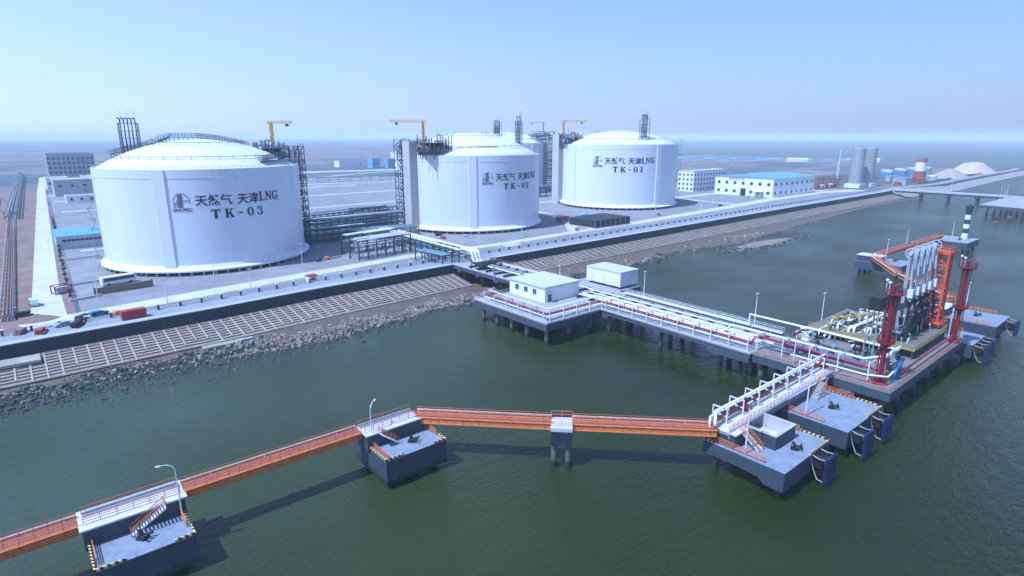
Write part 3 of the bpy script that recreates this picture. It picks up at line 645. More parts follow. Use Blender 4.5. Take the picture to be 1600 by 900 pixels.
jib_crane(-45.9, 100.5, 50, 64.2, -45, 10, 'short yellow jib crane above the tank marked TK-03')
jib_crane(32.5, 91, 47, 65.8, 140, 18, 'long yellow jib crane pointing left above the tank marked TK-02')
jib_crane(194.6, 145.7, 50, 69.2, -35, 18, 'yellow jib crane pointing right beside the tank marked TK-01')
jib_crane(257, 236, 55, 70.6, 145, 14, 'faint yellow jib crane above the farthest half hidden tank')
roof_platform(-51, 91, 49.0, 80, 31, 13, 7.5, 'steel pump platform on the right of the roof marked TK-03', 1)
roof_platform(36.5, 92, 50, 78, 30, 15, 9, 'steel pump platform on the left of the roof marked TK-02', 2)
roof_platform(193, 137, 53, 60, 24, 14, 9.5, 'steel pump platform on the left of the roof marked TK-01', 3)
roof_platform(257, 236, 55, -45, 28, 12, 8, 'steel pump platform on the farthest half hidden tank roof', 4)
stair_tower(-39.0, 89, 6, 53.5, 90, 7, 4.5, M_SC, 'dark steel stair tower on the right side of the tank marked TK-03')
stair_tower(26.5, 105, 6, 56, 90, 8, 5, M_SC, 'dark steel stair tower behind the concrete column by the tank marked TK-02')
stair_tower(-122.6, 90.5, 6, 48.5, 178, 2.2, 2.0, M_LAD, 'thin steel ladder tower on the left edge of the tank marked TK-03', .2)
stair_tower(251.2, 76, 6, 55, -56, 2.6, 2.2, M_LAD, 'thin steel ladder tower on the right edge of the tank marked TK-01', .4)
stair_tower(250, 223.5, 6, 58, -42, 30, 8, M_SC, 'wide dark steel stair tower on the farthest half hidden tank', .4)
def conc_col(a, c, z1, label):
    t = thing('concrete_column', label, 'column', a, c, 6, group='concrete lift columns beside the tanks'); b = MB(); b.box(-2.5, 2.5, -3.6, 3.6, 0, z1 - 6); part('shaft', b, mat('column_concrete', (.46, .44, .42), .85, var=.12, scale=.4, stretch=(1, 1, .2)), t)
    b = MB()
    for k in range(14): b.box(2.52, 3.0, -4.3, -3.62, 3 + k * 3.3, 3.9 + k * 3.3)
    b.tube([(2.8, -3.9, 0), (2.8, -3.9, z1 - 7)], .16, 6); part('service_pipe', b, M_PIPE, t)
conc_col(26.0, 95.0, 55.5, 'tall grey concrete column by the tank marked TK-02')
conc_col(190.5, 147.5, 59.5, 'tall grey concrete column by the tank marked TK-01')

# ------------------------------------------------------------------ pipe racks in the plant
def pipe_rack(a0, c0, a1, c1, w, z1, bay, levels, label, seed, pm=None, dens=6, z0=6, top=None, frame=None):
    L = math.hypot(a1 - a0, c1 - c0); ang = math.degrees(math.atan2(c1 - c0, a1 - a0)); t = thing('pipe_rack', label, 'pipe rack', a0, c0, z0, ang, group='steel pipe racks in the plant'); H_ = z1 - z0
    n = max(1, round(L / bay)); fb = MB()
    for y in (-w / 2, w / 2): fb.bar((0, y, 0), (0, y, H_), .42)
    for k in range(levels): z = H_ - .2 - k * 2.6; fb.bar((0, -w / 2, z), (0, w / 2, z), .32)
    fm = fb.mesh('portal_frame', frame or M_RACK)
    for i in range(n + 1): part('portal_frame', fm, None, t, loc=(L * i / n, 0, 0))
    b = MB()
    for k in range(levels):
        for y in (-w / 2, w / 2): b.bar((0, y, H_ - .2 - k * 2.6), (L, y, H_ - .2 - k * 2.6), .3)
    for i in range(0, n, 2):
        for y in (-w / 2, w / 2): b.bar((L * i / n, y, 0), (L * (i + 1) / n, y, H_ - 2.8), .18)
    part('stringer', b, frame or M_RACK, t)
    rg = random.Random(seed)
    for k in range(levels):
        for j in range(dens):
            y = -w / 2 + w * (j + .5) / dens; r = rg.uniform(.14, .34); z = H_ - .2 - k * 2.6 + .16 + r
            s0 = 0 if rg.random() < .7 else rg.uniform(0, L * .4); s1 = L if rg.random() < .7 else rg.uniform(L * .6, L)
            b = MB(); b.tube([(s0, y, z), (s1, y, z)], r, 7); part('pipe', b, (top if top and k == 0 else rg.choice(pm or [M_TEAL, M_STEELG, M_RACK, M_RACK, M_PIPE])), t)
    return t
pipe_rack(-36, 103, 24, 106, 9, 16, 4, 5, 'tall dark pipe rack spanning between the tanks marked TK-03 and TK-02', 1)
pipe_rack(-33, 112, 30, 124, 8, 17.5, 4, 4, 'dark pipe rack running behind the main rack between two tanks', 2)
pipe_rack(-36, 93, -4, 94, 7, 13, 4, 4, 'dark pipe rack close to the right side of the tank marked TK-03', 21)
pipe_rack(-2, 112, 18, 114, 8, 19, 4, 5, 'dark stacked pipe rack just left of the concrete column by the middle tank', 22)
pipe_rack(-12, 92, 22, 86, 12, 10.5, 5, 2, 'low dark pipe rack with yellow fittings near the concrete column', 3, pm=[M_STEELG, M_YEL, M_PIPE, M_TEAL])
pipe_rack(-36, 40, -8, 44, 7, 14.5, 4.5, 2, 'front pipe rack with pale pipe tops beside the shore road', 4, top=M_PIPE)
pipe_rack(-33, 55, -6, 60, 6, 14.5, 4.5, 2, 'rear pipe rack with pale pipe tops parallel to the shore road rack', 5, top=M_PIPE)
pipe_rack(-2, 80, -4, 2, 7, 12, 5.2, 2, 'pipe rack carrying thick white pipes down to the jetty', 6, top=M_PIPE, dens=5)
pipe_rack(-14, 22, -12, 4, 5, 10.5, 4.5, 1, 'short teal pipe rack beside the jetty entrance', 7, top=M_TEAL, dens=4)
pipe_rack(150, 190, 330, 205, 8, 15, 8, 3, 'distant dark pipe rack behind the tanks marked TK-02 and TK-01', 8)
pipe_rack(330, 190, 520, 150, 6, 13, 8, 2, 'distant red topped pipe rack behind the blue roofed hall', 9, top=M_PRED, dens=4, frame=M_STEELG)
pipe_rack(520, 130, 640, 70, 6, 13, 8, 2, 'distant red topped pipe rack beside the twin silos', 10, top=M_PRED, dens=4, frame=M_STEELG)
pipe_rack(-153, 22, -148, 300, 3.2, 7.6, 8, 1, 'low pale pipe track running inland along the left road', 11, top=mat('track_brown', (.20, .13, .11), .85, var=.4), dens=4, frame=M_STEELG)
pipe_rack(-160, 60, -155, 470, 4, 7.2, 10, 1, 'low rusty pipe track at the far left edge', 12, top=mat('rust_pipe', (.25, .13, .09), .8), dens=5, frame=M_STEELG)
pipe_rack(-148, 300, -130, 860, 6, 11, 12, 2, 'raised grey pipe rack receding along the left road', 13, dens=4, frame=M_STEELG, pm=[M_STEELG, M_GREYB])
pipe_rack(60, 500, 330, 430, 6, 12, 12, 2, 'distant grey pipe rack across the brown field', 14, dens=3, frame=M_STEELG)

# bent white pipes where the rack meets the jetty
for k in range(3):
    b = MB(); a = -5.6 + k * 1.7; b.tube([(a, 3, 12.6), (a, -2, 12.6), (a, -4, 12.2), (a, -5, 11), (a, -5, 9.6), (a, -6, 8.7), (a, -9, 8.5)], .5, 10)
    single('pipe_bend', b, M_PIPE, ['left', 'middle', 'right'][k] + ' one of the three thick white pipe bends dropping onto the trestle', 'pipe', a, -4, 7, group='white pipe bends at the jetty root', site=True)

# ------------------------------------------------------------------ jetty
PILE = MB().tube([(0, 0, -3), (0, 0, 5)], .62, 12).mesh('pile', M_PILE)
def jetty(name, label, cat, poly, zt, dep, piles, caps, kerb=True, org=None, deck_m=None):
    a0, c0 = org or poly[0]; t = thing(name, label, cat, a0, c0, 0)
    b = MB(); b.prism(poly, zt - .35, zt); part('deck', b, deck_m or M_JDECK, t, True)
    b = MB(); cx = sum(p[0] for p in poly) / len(poly); cy = sum(p[1] for p in poly) / len(poly); e = .12
    q = [(x - math.copysign(e, x - cx), y - math.copysign(e, y - cy)) for x, y in poly]
    b.prism(q, zt - dep, zt - .352); part('edge_beam', b, M_BEAM, t, True)
    for (x0, x1, y0, y1, d) in caps: part('pile_cap', MB().box(x0, x1, y0, y1, zt - dep - d, zt - dep - .004), M_BEAM, t, True)
    for (x, y) in piles: part('pile', PILE, None, t, loc=(x - a0, y - c0, 0))
    if kerb:
        b = MB()
        for (x0, y0), (x1, y1) in kerb: b.bar((x0, y0, zt + .12), (x1, y1, zt + .12), .3, .24)
        part('kerb', b, M_CONC, t, True)
    return t
cl = lambda: None
jetty('approach_trestle', 'concrete approach trestle from the seawall to the pump platform', 'trestle', [(-11.3, 2.5), (-11.6, -47.8), (6.6, -47.8), (6.3, 2.5)], 7, 1.7,
      [(x, y) for y in (-4, -16, -28, -40) for x in (-9, -2.5, 4)], [(-11.9, 6.9, y - .9, y + .9, .7) for y in (-4, -16, -28, -40)], [((-11.4, 1), (-11.5, -47.6)), ((6.3, 1), (6.4, -47.6))])
jetty('pump_platform', 'wide concrete jetty platform carrying the white flat roofed pump house', 'platform', [(-36.6, -47.9), (-36.9, -82.4), (7, -82.4), (7, -47.9)], 7, 2.4,
      [(x, y) for y in (-51, -58, -65, -72, -80.5) for x in (-35, -26, -17, -8, 1)], [(-36.2, 6.2, y - .8, y + .8, .5) for y in (-58, -72)], [((-36.4, -48), (-36.7, -82.2)), ((-36.7, -82.2), (-14.5, -82.2))])
jetty('equipment_pier', 'small concrete pier carrying the white switch house', 'pier', [(7.1, -50.5), (7.1, -71.5), (19, -71.5), (19, -50.5)], 7, 2.2, [(x, y) for y in (-53, -61, -69.5) for x in (9, 17)], [], False)
jetty('pipe_trestle', 'long concrete pipe trestle between the pump platform and the loading platform', 'trestle', [(-14.2, -82.5), (-15.2, -131.2), (5.3, -131.2), (6.8, -82.5)], 7, 1.4,
      [(x, y) for y in (-84.5, -103.5, -122, -129) for x in (-12.6, -8, -2, 3.5)], [(-14.9, 6, y - 1.1, y + 1.1, .95) for y in (-84.5, -103.5)] + [(-15.35, 5, -131, -119.5, 1.15)], [((-14.3, -82.6), (-15.0, -131)), ((6.6, -82.6), (5.2, -131))])
LP = [(-14.5, -131.3), (-14.5, -161.5), (37.5, -161.5), (37.5, -131.3)]
jetty('loading_platform', 'large concrete loading platform with the red towers and loading arms', 'platform', LP, 7, 2.2,
      [(x, y) for y in (-133, -142, -151, -159.5) for x in (-12.5, -3, 7, 17, 27, 36)], [(-14.9, -9, y - 1.2, y + 1.2, .6) for y in (-142, -153)], False, deck_m=M_LDECK)
b = MB(); b.box(5.5, 37.3, -131.9, -131.32, 7.01, 7.9); b.box(36.9, 37.3, -150, -131.9, 7.01, 7.9)
single('parapet', b, M_BRICK, 'low brownish parapet along the inland edge of the loading platform', 'parapet', 5.5, -131.5, 7, site=True)

def house(name, label, cat, a0, a1, c0, c1, z0, z1, windows, doors=(), over=.35, para=.0, vents=0):
    t = thing(name, label, cat, a0, c0, z0); w, d, h = a1 - a0, c1 - c0, z1 - z0
    b = MB(); b.box(0, w, 0, d, 0, h - .4); part('wall', b, M_WALLW, t)
    b = MB(); b.box(-over, w + over, -over, d + over, h - .398, h); b.box(-over * .4, w + over * .4, -over * .4, d + over * .4, h + .003, h + .06); r = part('roof', b, M_ROOFW, t)
    for k in range(vents): part('roof_vent', MB().box(w * (k + .5) / vents - .2, w * (k + .5) / vents + .2, d * .48, d * .52, h + .06, h + .4), M_STEELG, r)
    def opening(nm, m, face, u, z, ww, hh):
        f = .06
        if face == 'a': w_ = MB().box(-f, -.004, u, u + ww, z, z + hh); fr = MB(); [fr.box(-f - .05, -.002, y0, y1, q0, q1) for y0, y1, q0, q1 in ((u - .1, u, z - .1, z + hh + .1), (u + ww, u + ww + .1, z - .1, z + hh + .1), (u, u + ww, z - .1, z), (u, u + ww, z + hh, z + hh + .1), (u + ww / 2 - .04, u + ww / 2 + .04, z, z + hh))]
        else: w_ = MB().box(u, u + ww, -f, -.004, z, z + hh); fr = MB(); [fr.box(x0, x1, -f - .05, -.002, q0, q1) for x0, x1, q0, q1 in ((u - .1, u, z - .1, z + hh + .1), (u + ww, u + ww + .1, z - .1, z + hh + .1), (u, u + ww, z - .1, z), (u, u + ww, z + hh, z + hh + .1), (u + ww / 2 - .04, u + ww / 2 + .04, z, z + hh))]
        o = part(nm, w_, m, t); part('frame', fr, M_STEELW, o); return o
    for wd in windows: opening('window', M_GLASS, *wd)
    for dr in doors:
        o = opening('door', M_BLACK, *dr[:5])
        if len(dr) > 5:
            if dr[0] == 'c': part('canopy', MB().box(dr[1] - .4, dr[1] + dr[3] + .4, -1.2, -.12, dr[2] + dr[4] + .25, dr[2] + dr[4] + .4), M_STEELG, o)
    return t
house('pump_house', 'flat roofed white pump house with small dark windows on the jetty platform', 'building', -22.5, -7.2, -66.3, -49, 7, 12.1,
      [('a', 4, 2.0, 1.7, 1.7), ('a', 8.2, 2.0, 1.7, 1.7), ('a', 12.6, 2.0, 1.7, 1.7)], [('c', 1.2, .1, 1.5, 2.6, 1)])
house('switch_house', 'white switch house with pale doors standing on its own small pier', 'building', 8.6, 18.2, -70.6, -55, 7.9, 13, [], [], over=.15)
_sw = [o for o in col.objects if o.name == 'switch_house'][0]
for y in (1.5, 6.5, 12.0):
    d = part('door', MB().box(-.08, -.004, y, y + 1.8, .1, 2.9), M_STEELW, _sw); part('frame', MB().box(-.1, -.085, y + .85, y + .95, .2, 2.8), M_STEELG, d)
single('roof_beam', MB().box(-16.8, -15.9, -49, -31, 12.3, 12.9).box(-16.5, -16.2, -48, -47.5, 7, 12.3).box(-16.5, -16.2, -33, -32.5, 7, 12.3), M_STEELG, 'long grey beam on posts behind the pump house roof', 'beam', -16, -40, 7, site=True)

# pipe supports and pipe runs on the jetty
def supports(pts, label, w=2.6, h=3.0, step=5.2, m=M_STEELW):
    a0, c0 = pts[0]; t = thing('pipe_support', label, 'pipe rack', a0, c0, 7)
    for (p, q) in zip(pts, pts[1:]):
        L = math.hypot(q[0] - p[0], q[1] - p[1]); n = max(1, round(L / step)); ang = math.atan2(q[1] - p[1], q[0] - p[0])
        f = MB(); f.bar((0, -w / 2, 0), (0, -w / 2, h), .23); f.bar((0, w / 2, 0), (0, w / 2, h), .23); f.bar((0, -w / 2, h - .15), (0, w / 2, h - .15), .2); f.bar((0, -w / 2, h * .42), (0, w / 2, h * .42), .24); f.bar((0, -w / 2, h), (0, -w / 2, h + .35), .2)
        fm = f.mesh('frame', m)
        for i in range(n + 1 if q is pts[-1] else n): part('frame', fm, None, t, loc=(p[0] - a0 + (q[0] - p[0]) * i / n, p[1] - c0 + (q[1] - p[1]) * i / n, 0), rz=ang)
    return t
RUN = [(-34.5, -52), (-34.8, -80.2), (-13.0, -80.4), (-12.3, -84), (-12.8, -130)]
supports([(-34.5, -52), (-34.8, -80.2)], 'white pipe support frames along the left edge of the jetty platform')
supports([(-34.8, -80.2), (-13.0, -80.4)], 'white pipe support frames along the seaward edge of the jetty platform')
supports([(-12.7, -84), (-13.2, -130)], 'white pipe support frames along the left side of the pipe trestle')
def off(path, d):
    L, _ = ribbon(path, 2 * d); return L
def run(name, label, path, z, r, m, d=0, n=8):
    P = off(path, d) if d else path; b = MB(); b.tube([(x, y, z) for x, y in P], r * .8, n); return single(name, b, m, label, 'pipe', P[0][0], P[0][1], z, site=True)
# with travel seaward the 'left' offset is towards +a
run('water_pipe', 'long red fire water pipe running along the edge of the jetty', [(-30.5, -53)] + RUN, 9.05, .27, M_PRED, .15)
run('process_pipe', 'thin red pipe beside the thicker red fire water pipe on the jetty', RUN, 8.55, .16, M_PRED, .95)
run('process_pipe', 'high white pipe running above the red pipe around the jetty edge', [(-31, -50)] + RUN, 10.28, .26, M_PIPE, .9)
run('process_pipe', 'low white pipe at knee height along the jetty edge', RUN, 8.5, .24, M_PIPE, -.9)
run('process_pipe', 'slim navy pipe under the red pipe along the jetty edge', RUN, 8.42, .14, M_BLUEP, .3)
for k, (x, r, z, lb) in enumerate([(-8.4, .42, 8.25, 'thickest white pipe left of the trestle centre line'), (-6.9, .42, 8.25, 'thick white pipe on the trestle centre line'), (-4.6, .26, 8.08, 'white pipe right of the trestle centre line'), (-1.6, .3, 8.1, 'thin white pipe near the right of the trestle'), (.2, .16, 7.98, 'thinnest grey pipe near the right of the trestle')]):
    run('process_pipe', lb, [(x + 3.4, -8), (x + 3.4, -46), (x, -68.5), (x, -132)] if k > 2 else [(x + 2.4, -8), (x + 2.4, -30), (x + 2.4, -48)] if k == 0 else [(x + 2.4, -8), (x + 2.4, -47)] if k == 1 else [(x + 2, -8), (x + 2, -47)], z, r, M_PIPE if k < 4 else M_STEELG)
for k, (x, r, z, lb) in enumerate([(-9.2, .36, 8.2, 'white pipe on low sleepers, leftmost in the middle of the pipe trestle'), (-7.6, .36, 8.2, 'white pipe on low sleepers, second in the middle of the pipe trestle'), (-4.2, .24, 8.05, 'slim white pipe on low sleepers in the middle of the pipe trestle')]):
    run('process_pipe', lb, [(x, -68.5), (x, -133)], z, r, M_PIPE)
b = MB()
sl = thing('pipe_sleeper', 'row of low concrete sleepers under the white trestle pipes', 'support', -2, -8, 7)
sm_ = MB().box(-8.2, 3.6, -.3, .3, 0, .8).mesh('sleeper', M_DKGREY)
for k in range(23): part('sleeper', sm_, None, sl, loc=(0, -1 - k * 5.4, 0))
b = MB(); b.bar((4.6, -76, 7.9), (3.6, -130, 7.9), 1.5, .25); b.rail([(4.0, -76, 8.02), (3.0, -130, 8.02)], 1.1, 2.6, .07); b.rail([(5.3, -76, 8.02), (4.3, -130, 8.02)], 1.1, 2.6, .07)
for k in range(10): b.bar((4.5 - k * .1, -78 - k * 5.4, 7), (4.5 - k * .1, -78 - k * 5.4, 7.9), .3)
single('cable_tray', b, M_STEELW, 'pale walkway tray with railings along the right side of the pipe trestle', 'walkway', 4.6, -76, 7, site=True)
b = MB(); b.rail([(6.2, -50, 7), (6.2, -4, 7)], 1.1, 2.2, .07); single('guard_rail', b, M_RAILO, 'orange railing along the right edge of the approach trestle', 'railing', 6.2, -50, 7, site=True)
b = MB(); b.rail([(-36.3, -48.2, 7), (-36.3, -81.9, 7)], 1.1, 2.2, .07, 3); single('guard_rail', b, M_STEELW, 'white railing along the left edge of the jetty platform', 'railing', -36.3, -50, 7, site=True)
b = MB(); b.rail([(-36.2, -48.2, 7), (-12, -48.2, 7)], 1.1, 2.2, .07, 3); single('guard_rail', b, M_STEELW, 'white railing along the inland edge of the jetty platform', 'railing', -30, -48.2, 7, site=True)
# valves on the approach
t = thing('valve_station', 'valve station with green valves and a dark platform at the trestle root', 'valve station', -4, -13, 7)
b = MB(); b.box(-6.5, 5, -3, 2.5, 2.2, 2.36); b.rail([(-6.5, -3, 2.36), (5, -3, 2.36), (5, 2.5, 2.36), (-6.5, 2.5, 2.36), (-6.5, -3, 2.36)], 1.1, 1.8, .08)
for x in (-6.3, -1, 4.8):
    for y in (-2.8, 2.3): b.bar((x, y, 0), (x, y, 2.2), .22)
part('platform', b, M_BLACK, t)
for k in range(5):
    b = MB(); x = -4 + k * 1.8; b.cyl((x, -.5, .9), (x, -.5, 3.0), .28); b.ball((x, -.5, 1.3), .75, 8); b.cyl((x, -.5, 3.0), (x, -.5, 3.2), .6); part('valve', b, M_SAGE if k % 2 else M_YEL, t)

# loading platform equipment --------------------------------------------------
t = thing('process_deck', 'raised steel grating deck with yellow railings on the loading platform', 'deck', 10, -136, 7)
b = MB(); b.box(0, 24, -22, 2.5, 2.3, 2.46); part('grating', b, M_GRATE, t)
b = MB(); b.rail([(0, 2.5, 2.46), (0, -22, 2.46), (24, -22, 2.46), (24, -10, 2.46)], 1.1, 1.8, .09, 2); b.box(-.1, 24.1, -22.12, -22.004, 2.1, 2.6); b.box(-.12, -.004, -22, 2.5, 2.1, 2.6); part('railing', b, M_YEL, t)
cm = MB().bar((0, 0, 0), (0, 0, 2.3), .3).mesh('column', M_RACK)
for x in (.3, 6, 12, 18, 23.7):
    for y in (-21.6, -15, -8, 2): part('column', cm, None, t, loc=(x, y, 0))
rg = random.Random(9)
LBL = ['nearest the trestle', 'second from the trestle', 'third from the trestle', 'fourth from the trestle', 'fifth from the trestle', 'sixth from the trestle', 'seventh from the trestle', 'eighth from the trestle', 'ninth from the trestle', 'tenth from the trestle']
M_BEIGE = mat('insulation_beige', (.55, .50, .40), .6, var=.25, scale=1.0)
LBL2 = LBL + ['eleventh from the trestle', 'twelfth from the trestle', 'thirteenth from the trestle', 'fourteenth from the trestle']
for k in range(14):      # insulated manifold pipes running along and across the deck
    y = -134.2 - k * 1.15; r = (.30, .36, .26)[k % 3]; x1 = 27 + (k % 3) * 2.5; z = 7.9 + (k % 3) * .7 + (1.7 if k > 4 else 0)
    b = MB(); b.tube([(8.4 + k * .6, y, 7.1), (8.4 + k * .6, y, z), (15 + k * .3, y, z), (16.2 + k * .3, y - .6, z), (x1, y - .6, z), (x1, y - 4, z), (x1, y - 4, z + 1.4)], r, 9)
    for q in range(6): x = 10 + k * .6 + q * 2.6; b.cyl((x - .12, y - (.6 if x > 16.2 + k * .3 else .0), z), (x + .12, y - (.6 if x > 16.2 + k * .3 else .0), z), r * 1.45, n=10)
    single('manifold_pipe', b, M_PIPE if k % 3 else M_BEIGE, ('beige' if k % 3 == 0 else 'white') + ' insulated manifold pipe on the loading deck, ' + LBL2[k], 'pipe', 9 + k * .6, y, 7, site=True, group='white manifold pipes on the loading deck')
rg = random.Random(77)
SPOT = ['by the inner parapet', 'near the first valve', 'behind the first loading arm', 'beside the deck corner', 'under the second loading arm', 'between the white pipes', 'next to the middle loading arm', 'at the deck centre', 'by the fourth loading arm', 'near the orange tower foot', 'beside the yellow railing', 'at the outer deck edge', 'behind the last loading arm', 'near the dark cabinet', 'by the beige pipe', 'beyond the last valve']
for k in range(16):
    a = 11 + (k % 8) * 2.9 + rg.uniform(-.8, .8); c = (-139 if k < 8 else -146.5) + rg.uniform(-2.5, 2); t = thing('pipe_cluster', 'tangle of small pipes and gauges on the loading deck ' + SPOT[k], 'pipework', a, c, 9.47, rg.uniform(-10, 10), group='small pipework on the loading deck')
    for nm, m, nn in (('small_pipe', M_PIPE, 5), ('dark_pipe', M_DKGREY, 5), ('guard', M_YEL, 1)):
        b = MB()
        for q in range(nn):
            x, y, h, d = rg.uniform(-1.3, 1.3), rg.uniform(-1.6, 1.6), rg.uniform(.5, 2.4), rg.choice((-1, 1)) * rg.uniform(.6, 1.8)
            b.tube([(x, y, 0), (x, y, h), (x + d * (q % 2), y + d * (1 - q % 2), h), (x + d * (q % 2), y + d * (1 - q % 2), h * .3)], rg.uniform(.07, .17), 6); b.cyl((x, y, h * .45), (x, y, h * .45 + .12), .24, n=8)
        part(nm, b, m, t)
for k in range(6):
    a, c = 15 + 2.6 * k, -137.5 - 1.1 * k; t = thing('valve', 'yellow framed valve among the white manifold pipes, ' + LBL[k], 'valve', a, c, 9.4, group='yellow valves on the loading deck')
    b = MB(); b.lattice(-.9, .9, -.9, .9, 0, 2.3, 1, .16, False); part('frame', b, M_YEL, t); b = MB(); b.cyl((0, 0, .1), (0, 0, 2.2), .35); b.ball((0, 0, 1.0), .7, 8); part('body', b, M_PIPE, t); b = MB(); b.cyl((0, 0, 2.25), (0, 0, 2.4), .6); part('handwheel', b, M_CRANE, t)
# two overhead white pipes with frames along the inner edge of the platform
b = MB(); b.tube([(2.6, -121, 8), (2.6, -121, 11.2), (2.2, -146, 11.2), (1.8, -157, 11.2), (-9.5, -157, 11.2)], .3, 9); single('overhead_pipe', b, M_PIPE, 'higher white overhead pipe bending across the loading platform', 'pipe', 2.6, -121, 7, site=True)
b = MB(); b.tube([(-8.2, -120, 8.6), (-8.2, -122, 10.6), (-8.2, -153.5, 10.6), (-3, -156.0, 10.6), (6.5, -156, 10.6)], .28, 9); single('overhead_pipe', b, M_PIPE, 'lower white overhead pipe running down the left of the loading platform', 'pipe', -8.2, -120, 7, site=True)
b = MB(); b.tube([(-12.6, -130, 9.05), (-12.4, -130.6, 10.4), (-10.6, -131, 10.4), (-10.6, -158, 9.8)], .24, 9); b.tube([(-9.8, -131, 9.9), (-9.8, -158, 9.3)], .18, 8); single('water_pipe', b, M_PRED, 'twin red pipes raised on posts over the loading platform', 'pipe', -12, -130, 7, site=True)
b = MB(); b.tube([(-9.2, -136, 9.1), (-9.2, -154, 9.1)], .3, 8); b.tube([(-8.4, -138, 9.5), (-8.4, -154, 9.5)], .3, 8); single('process_pipe', b, mat('pipe_blue', (.03, .10, .30), .5), 'twin dark blue pipes below the red pipes on the loading platform', 'pipe', -9, -136, 7, site=True)
supports([(-10.3, -131), (-10.3, -156)], 'tall white posts under the red pipes on the loading platform', 3.2, 4.2, 6.2)
b = MB(); b.tube([(-13.4, -140, 8.9), (-13.2, -156, 8.9), (-11, -159.5, 8.9), (-6, -159.5, 9.5)], .2, 7); single('process_pipe', b, M_PIPE, 'slim white handrail pipe along the left edge of the loading platform', 'pipe', -13.4, -140, 7, site=True)
rg = random.Random(3)
for k in range(24):
    a, c = rg.uniform(-6.5, 9), rg.uniform(-158, -134); t = thing('pump_skid', 'dark pump skid under the grating level, ' + ['far left', 'left of the red pipes', 'beside the blue pipes', 'near the red tower', 'under the overhead pipe', 'near the trestle', 'by the grating edge', 'behind the red reel', 'beside the white post', 'by the inner parapet', 'beneath the bend', 'next to the yellow rail', 'by the second post', 'by the third post', 'at the foot of the cabinet', 'beside the grey standpipe', 'under the lower white pipe', 'at the platform centre', 'near the seaward rail', 'beside the parapet end', 'next to the deck column', 'at the left edge', 'by the walkway end', 'under the upper white pipe'][k], 'pump', a, c, 7, rot=rg.uniform(0, 90), group='dark pump skids on the loading platform')
    b = MB(); b.box(-1.1, 1.1, -.6, .6, 0, .3); part('base', b, M_STEELG, t); b = MB(); b.cyl((-.9, 0, .85), (.5, 0, .85), .45); b.cyl((.5, 0, .85), (.9, 0, .85), .65); b.tube([(.7, 0, 1.2), (.7, 0, 2.2), (.7, 1.5, 2.2)], .18, 7); part('motor', b, [M_DKGREY, M_TEAL, M_DKGREY, M_RACK, M_PIPE, M_BLACK][k % 6], t)
t = thing('hose_reel', 'round red hose reel on the corner of the loading platform', 'hose reel', -11.5, -146, 7); b = MB(); b.cyl((-.7, 0, 1.1), (.7, 0, 1.1), 1.05, n=18); b.cyl((-.85, 0, 1.1), (-.7, 0, 1.1), 1.25, n=18); b.cyl((.7, 0, 1.1), (.85, 0, 1.1), 1.25, n=18); part('drum', b, M_PRED, t); b = MB(); b.box(-.9, .9, -.8, .8, 0, .25); part('base', b, M_RED, t)
for k, (x, y) in enumerate([(-7.5, -159.6), (-4.2, -159.2), (-1.5, -158.8)]):
    b = MB(); b.tube([(x, y, 7), (x, y, 9.6), (x + .5, y, 10.1), (x + 1.4, y, 10.1)], .4, 9); b.cyl((x, y, 7), (x, y, 7.3), .7)
    single('blue_standpipe', b, mat('standpipe_blue', (.07, .22, .42), .5), ['blue standpipe nearest the left red tower', 'blue standpipe second from the left red tower', 'blue standpipe farthest from the left red tower'][k], 'pipe', x, y, 7, site=True, group='blue standpipes beside the red tower')
b = MB(); b.rail([(-14.1, -131.6, 7), (-14.1, -161.2, 7), (37, -161.2, 7)], 1.1, 2.4, .08); single('guard_rail', b, M_RAILO, 'orange railing along the seaward edge of the loading platform', 'railing', -14, -161, 7, site=True)
b = MB(); b.tube([(-6, -160.2, 8.6), (10, -160.0, 8.6), (31, -160.0, 8.6)], .2, 8); single('water_pipe', b, M_RED, 'dark red pipe along the seaward edge of the loading platform', 'pipe', -6, -160, 7, site=True)

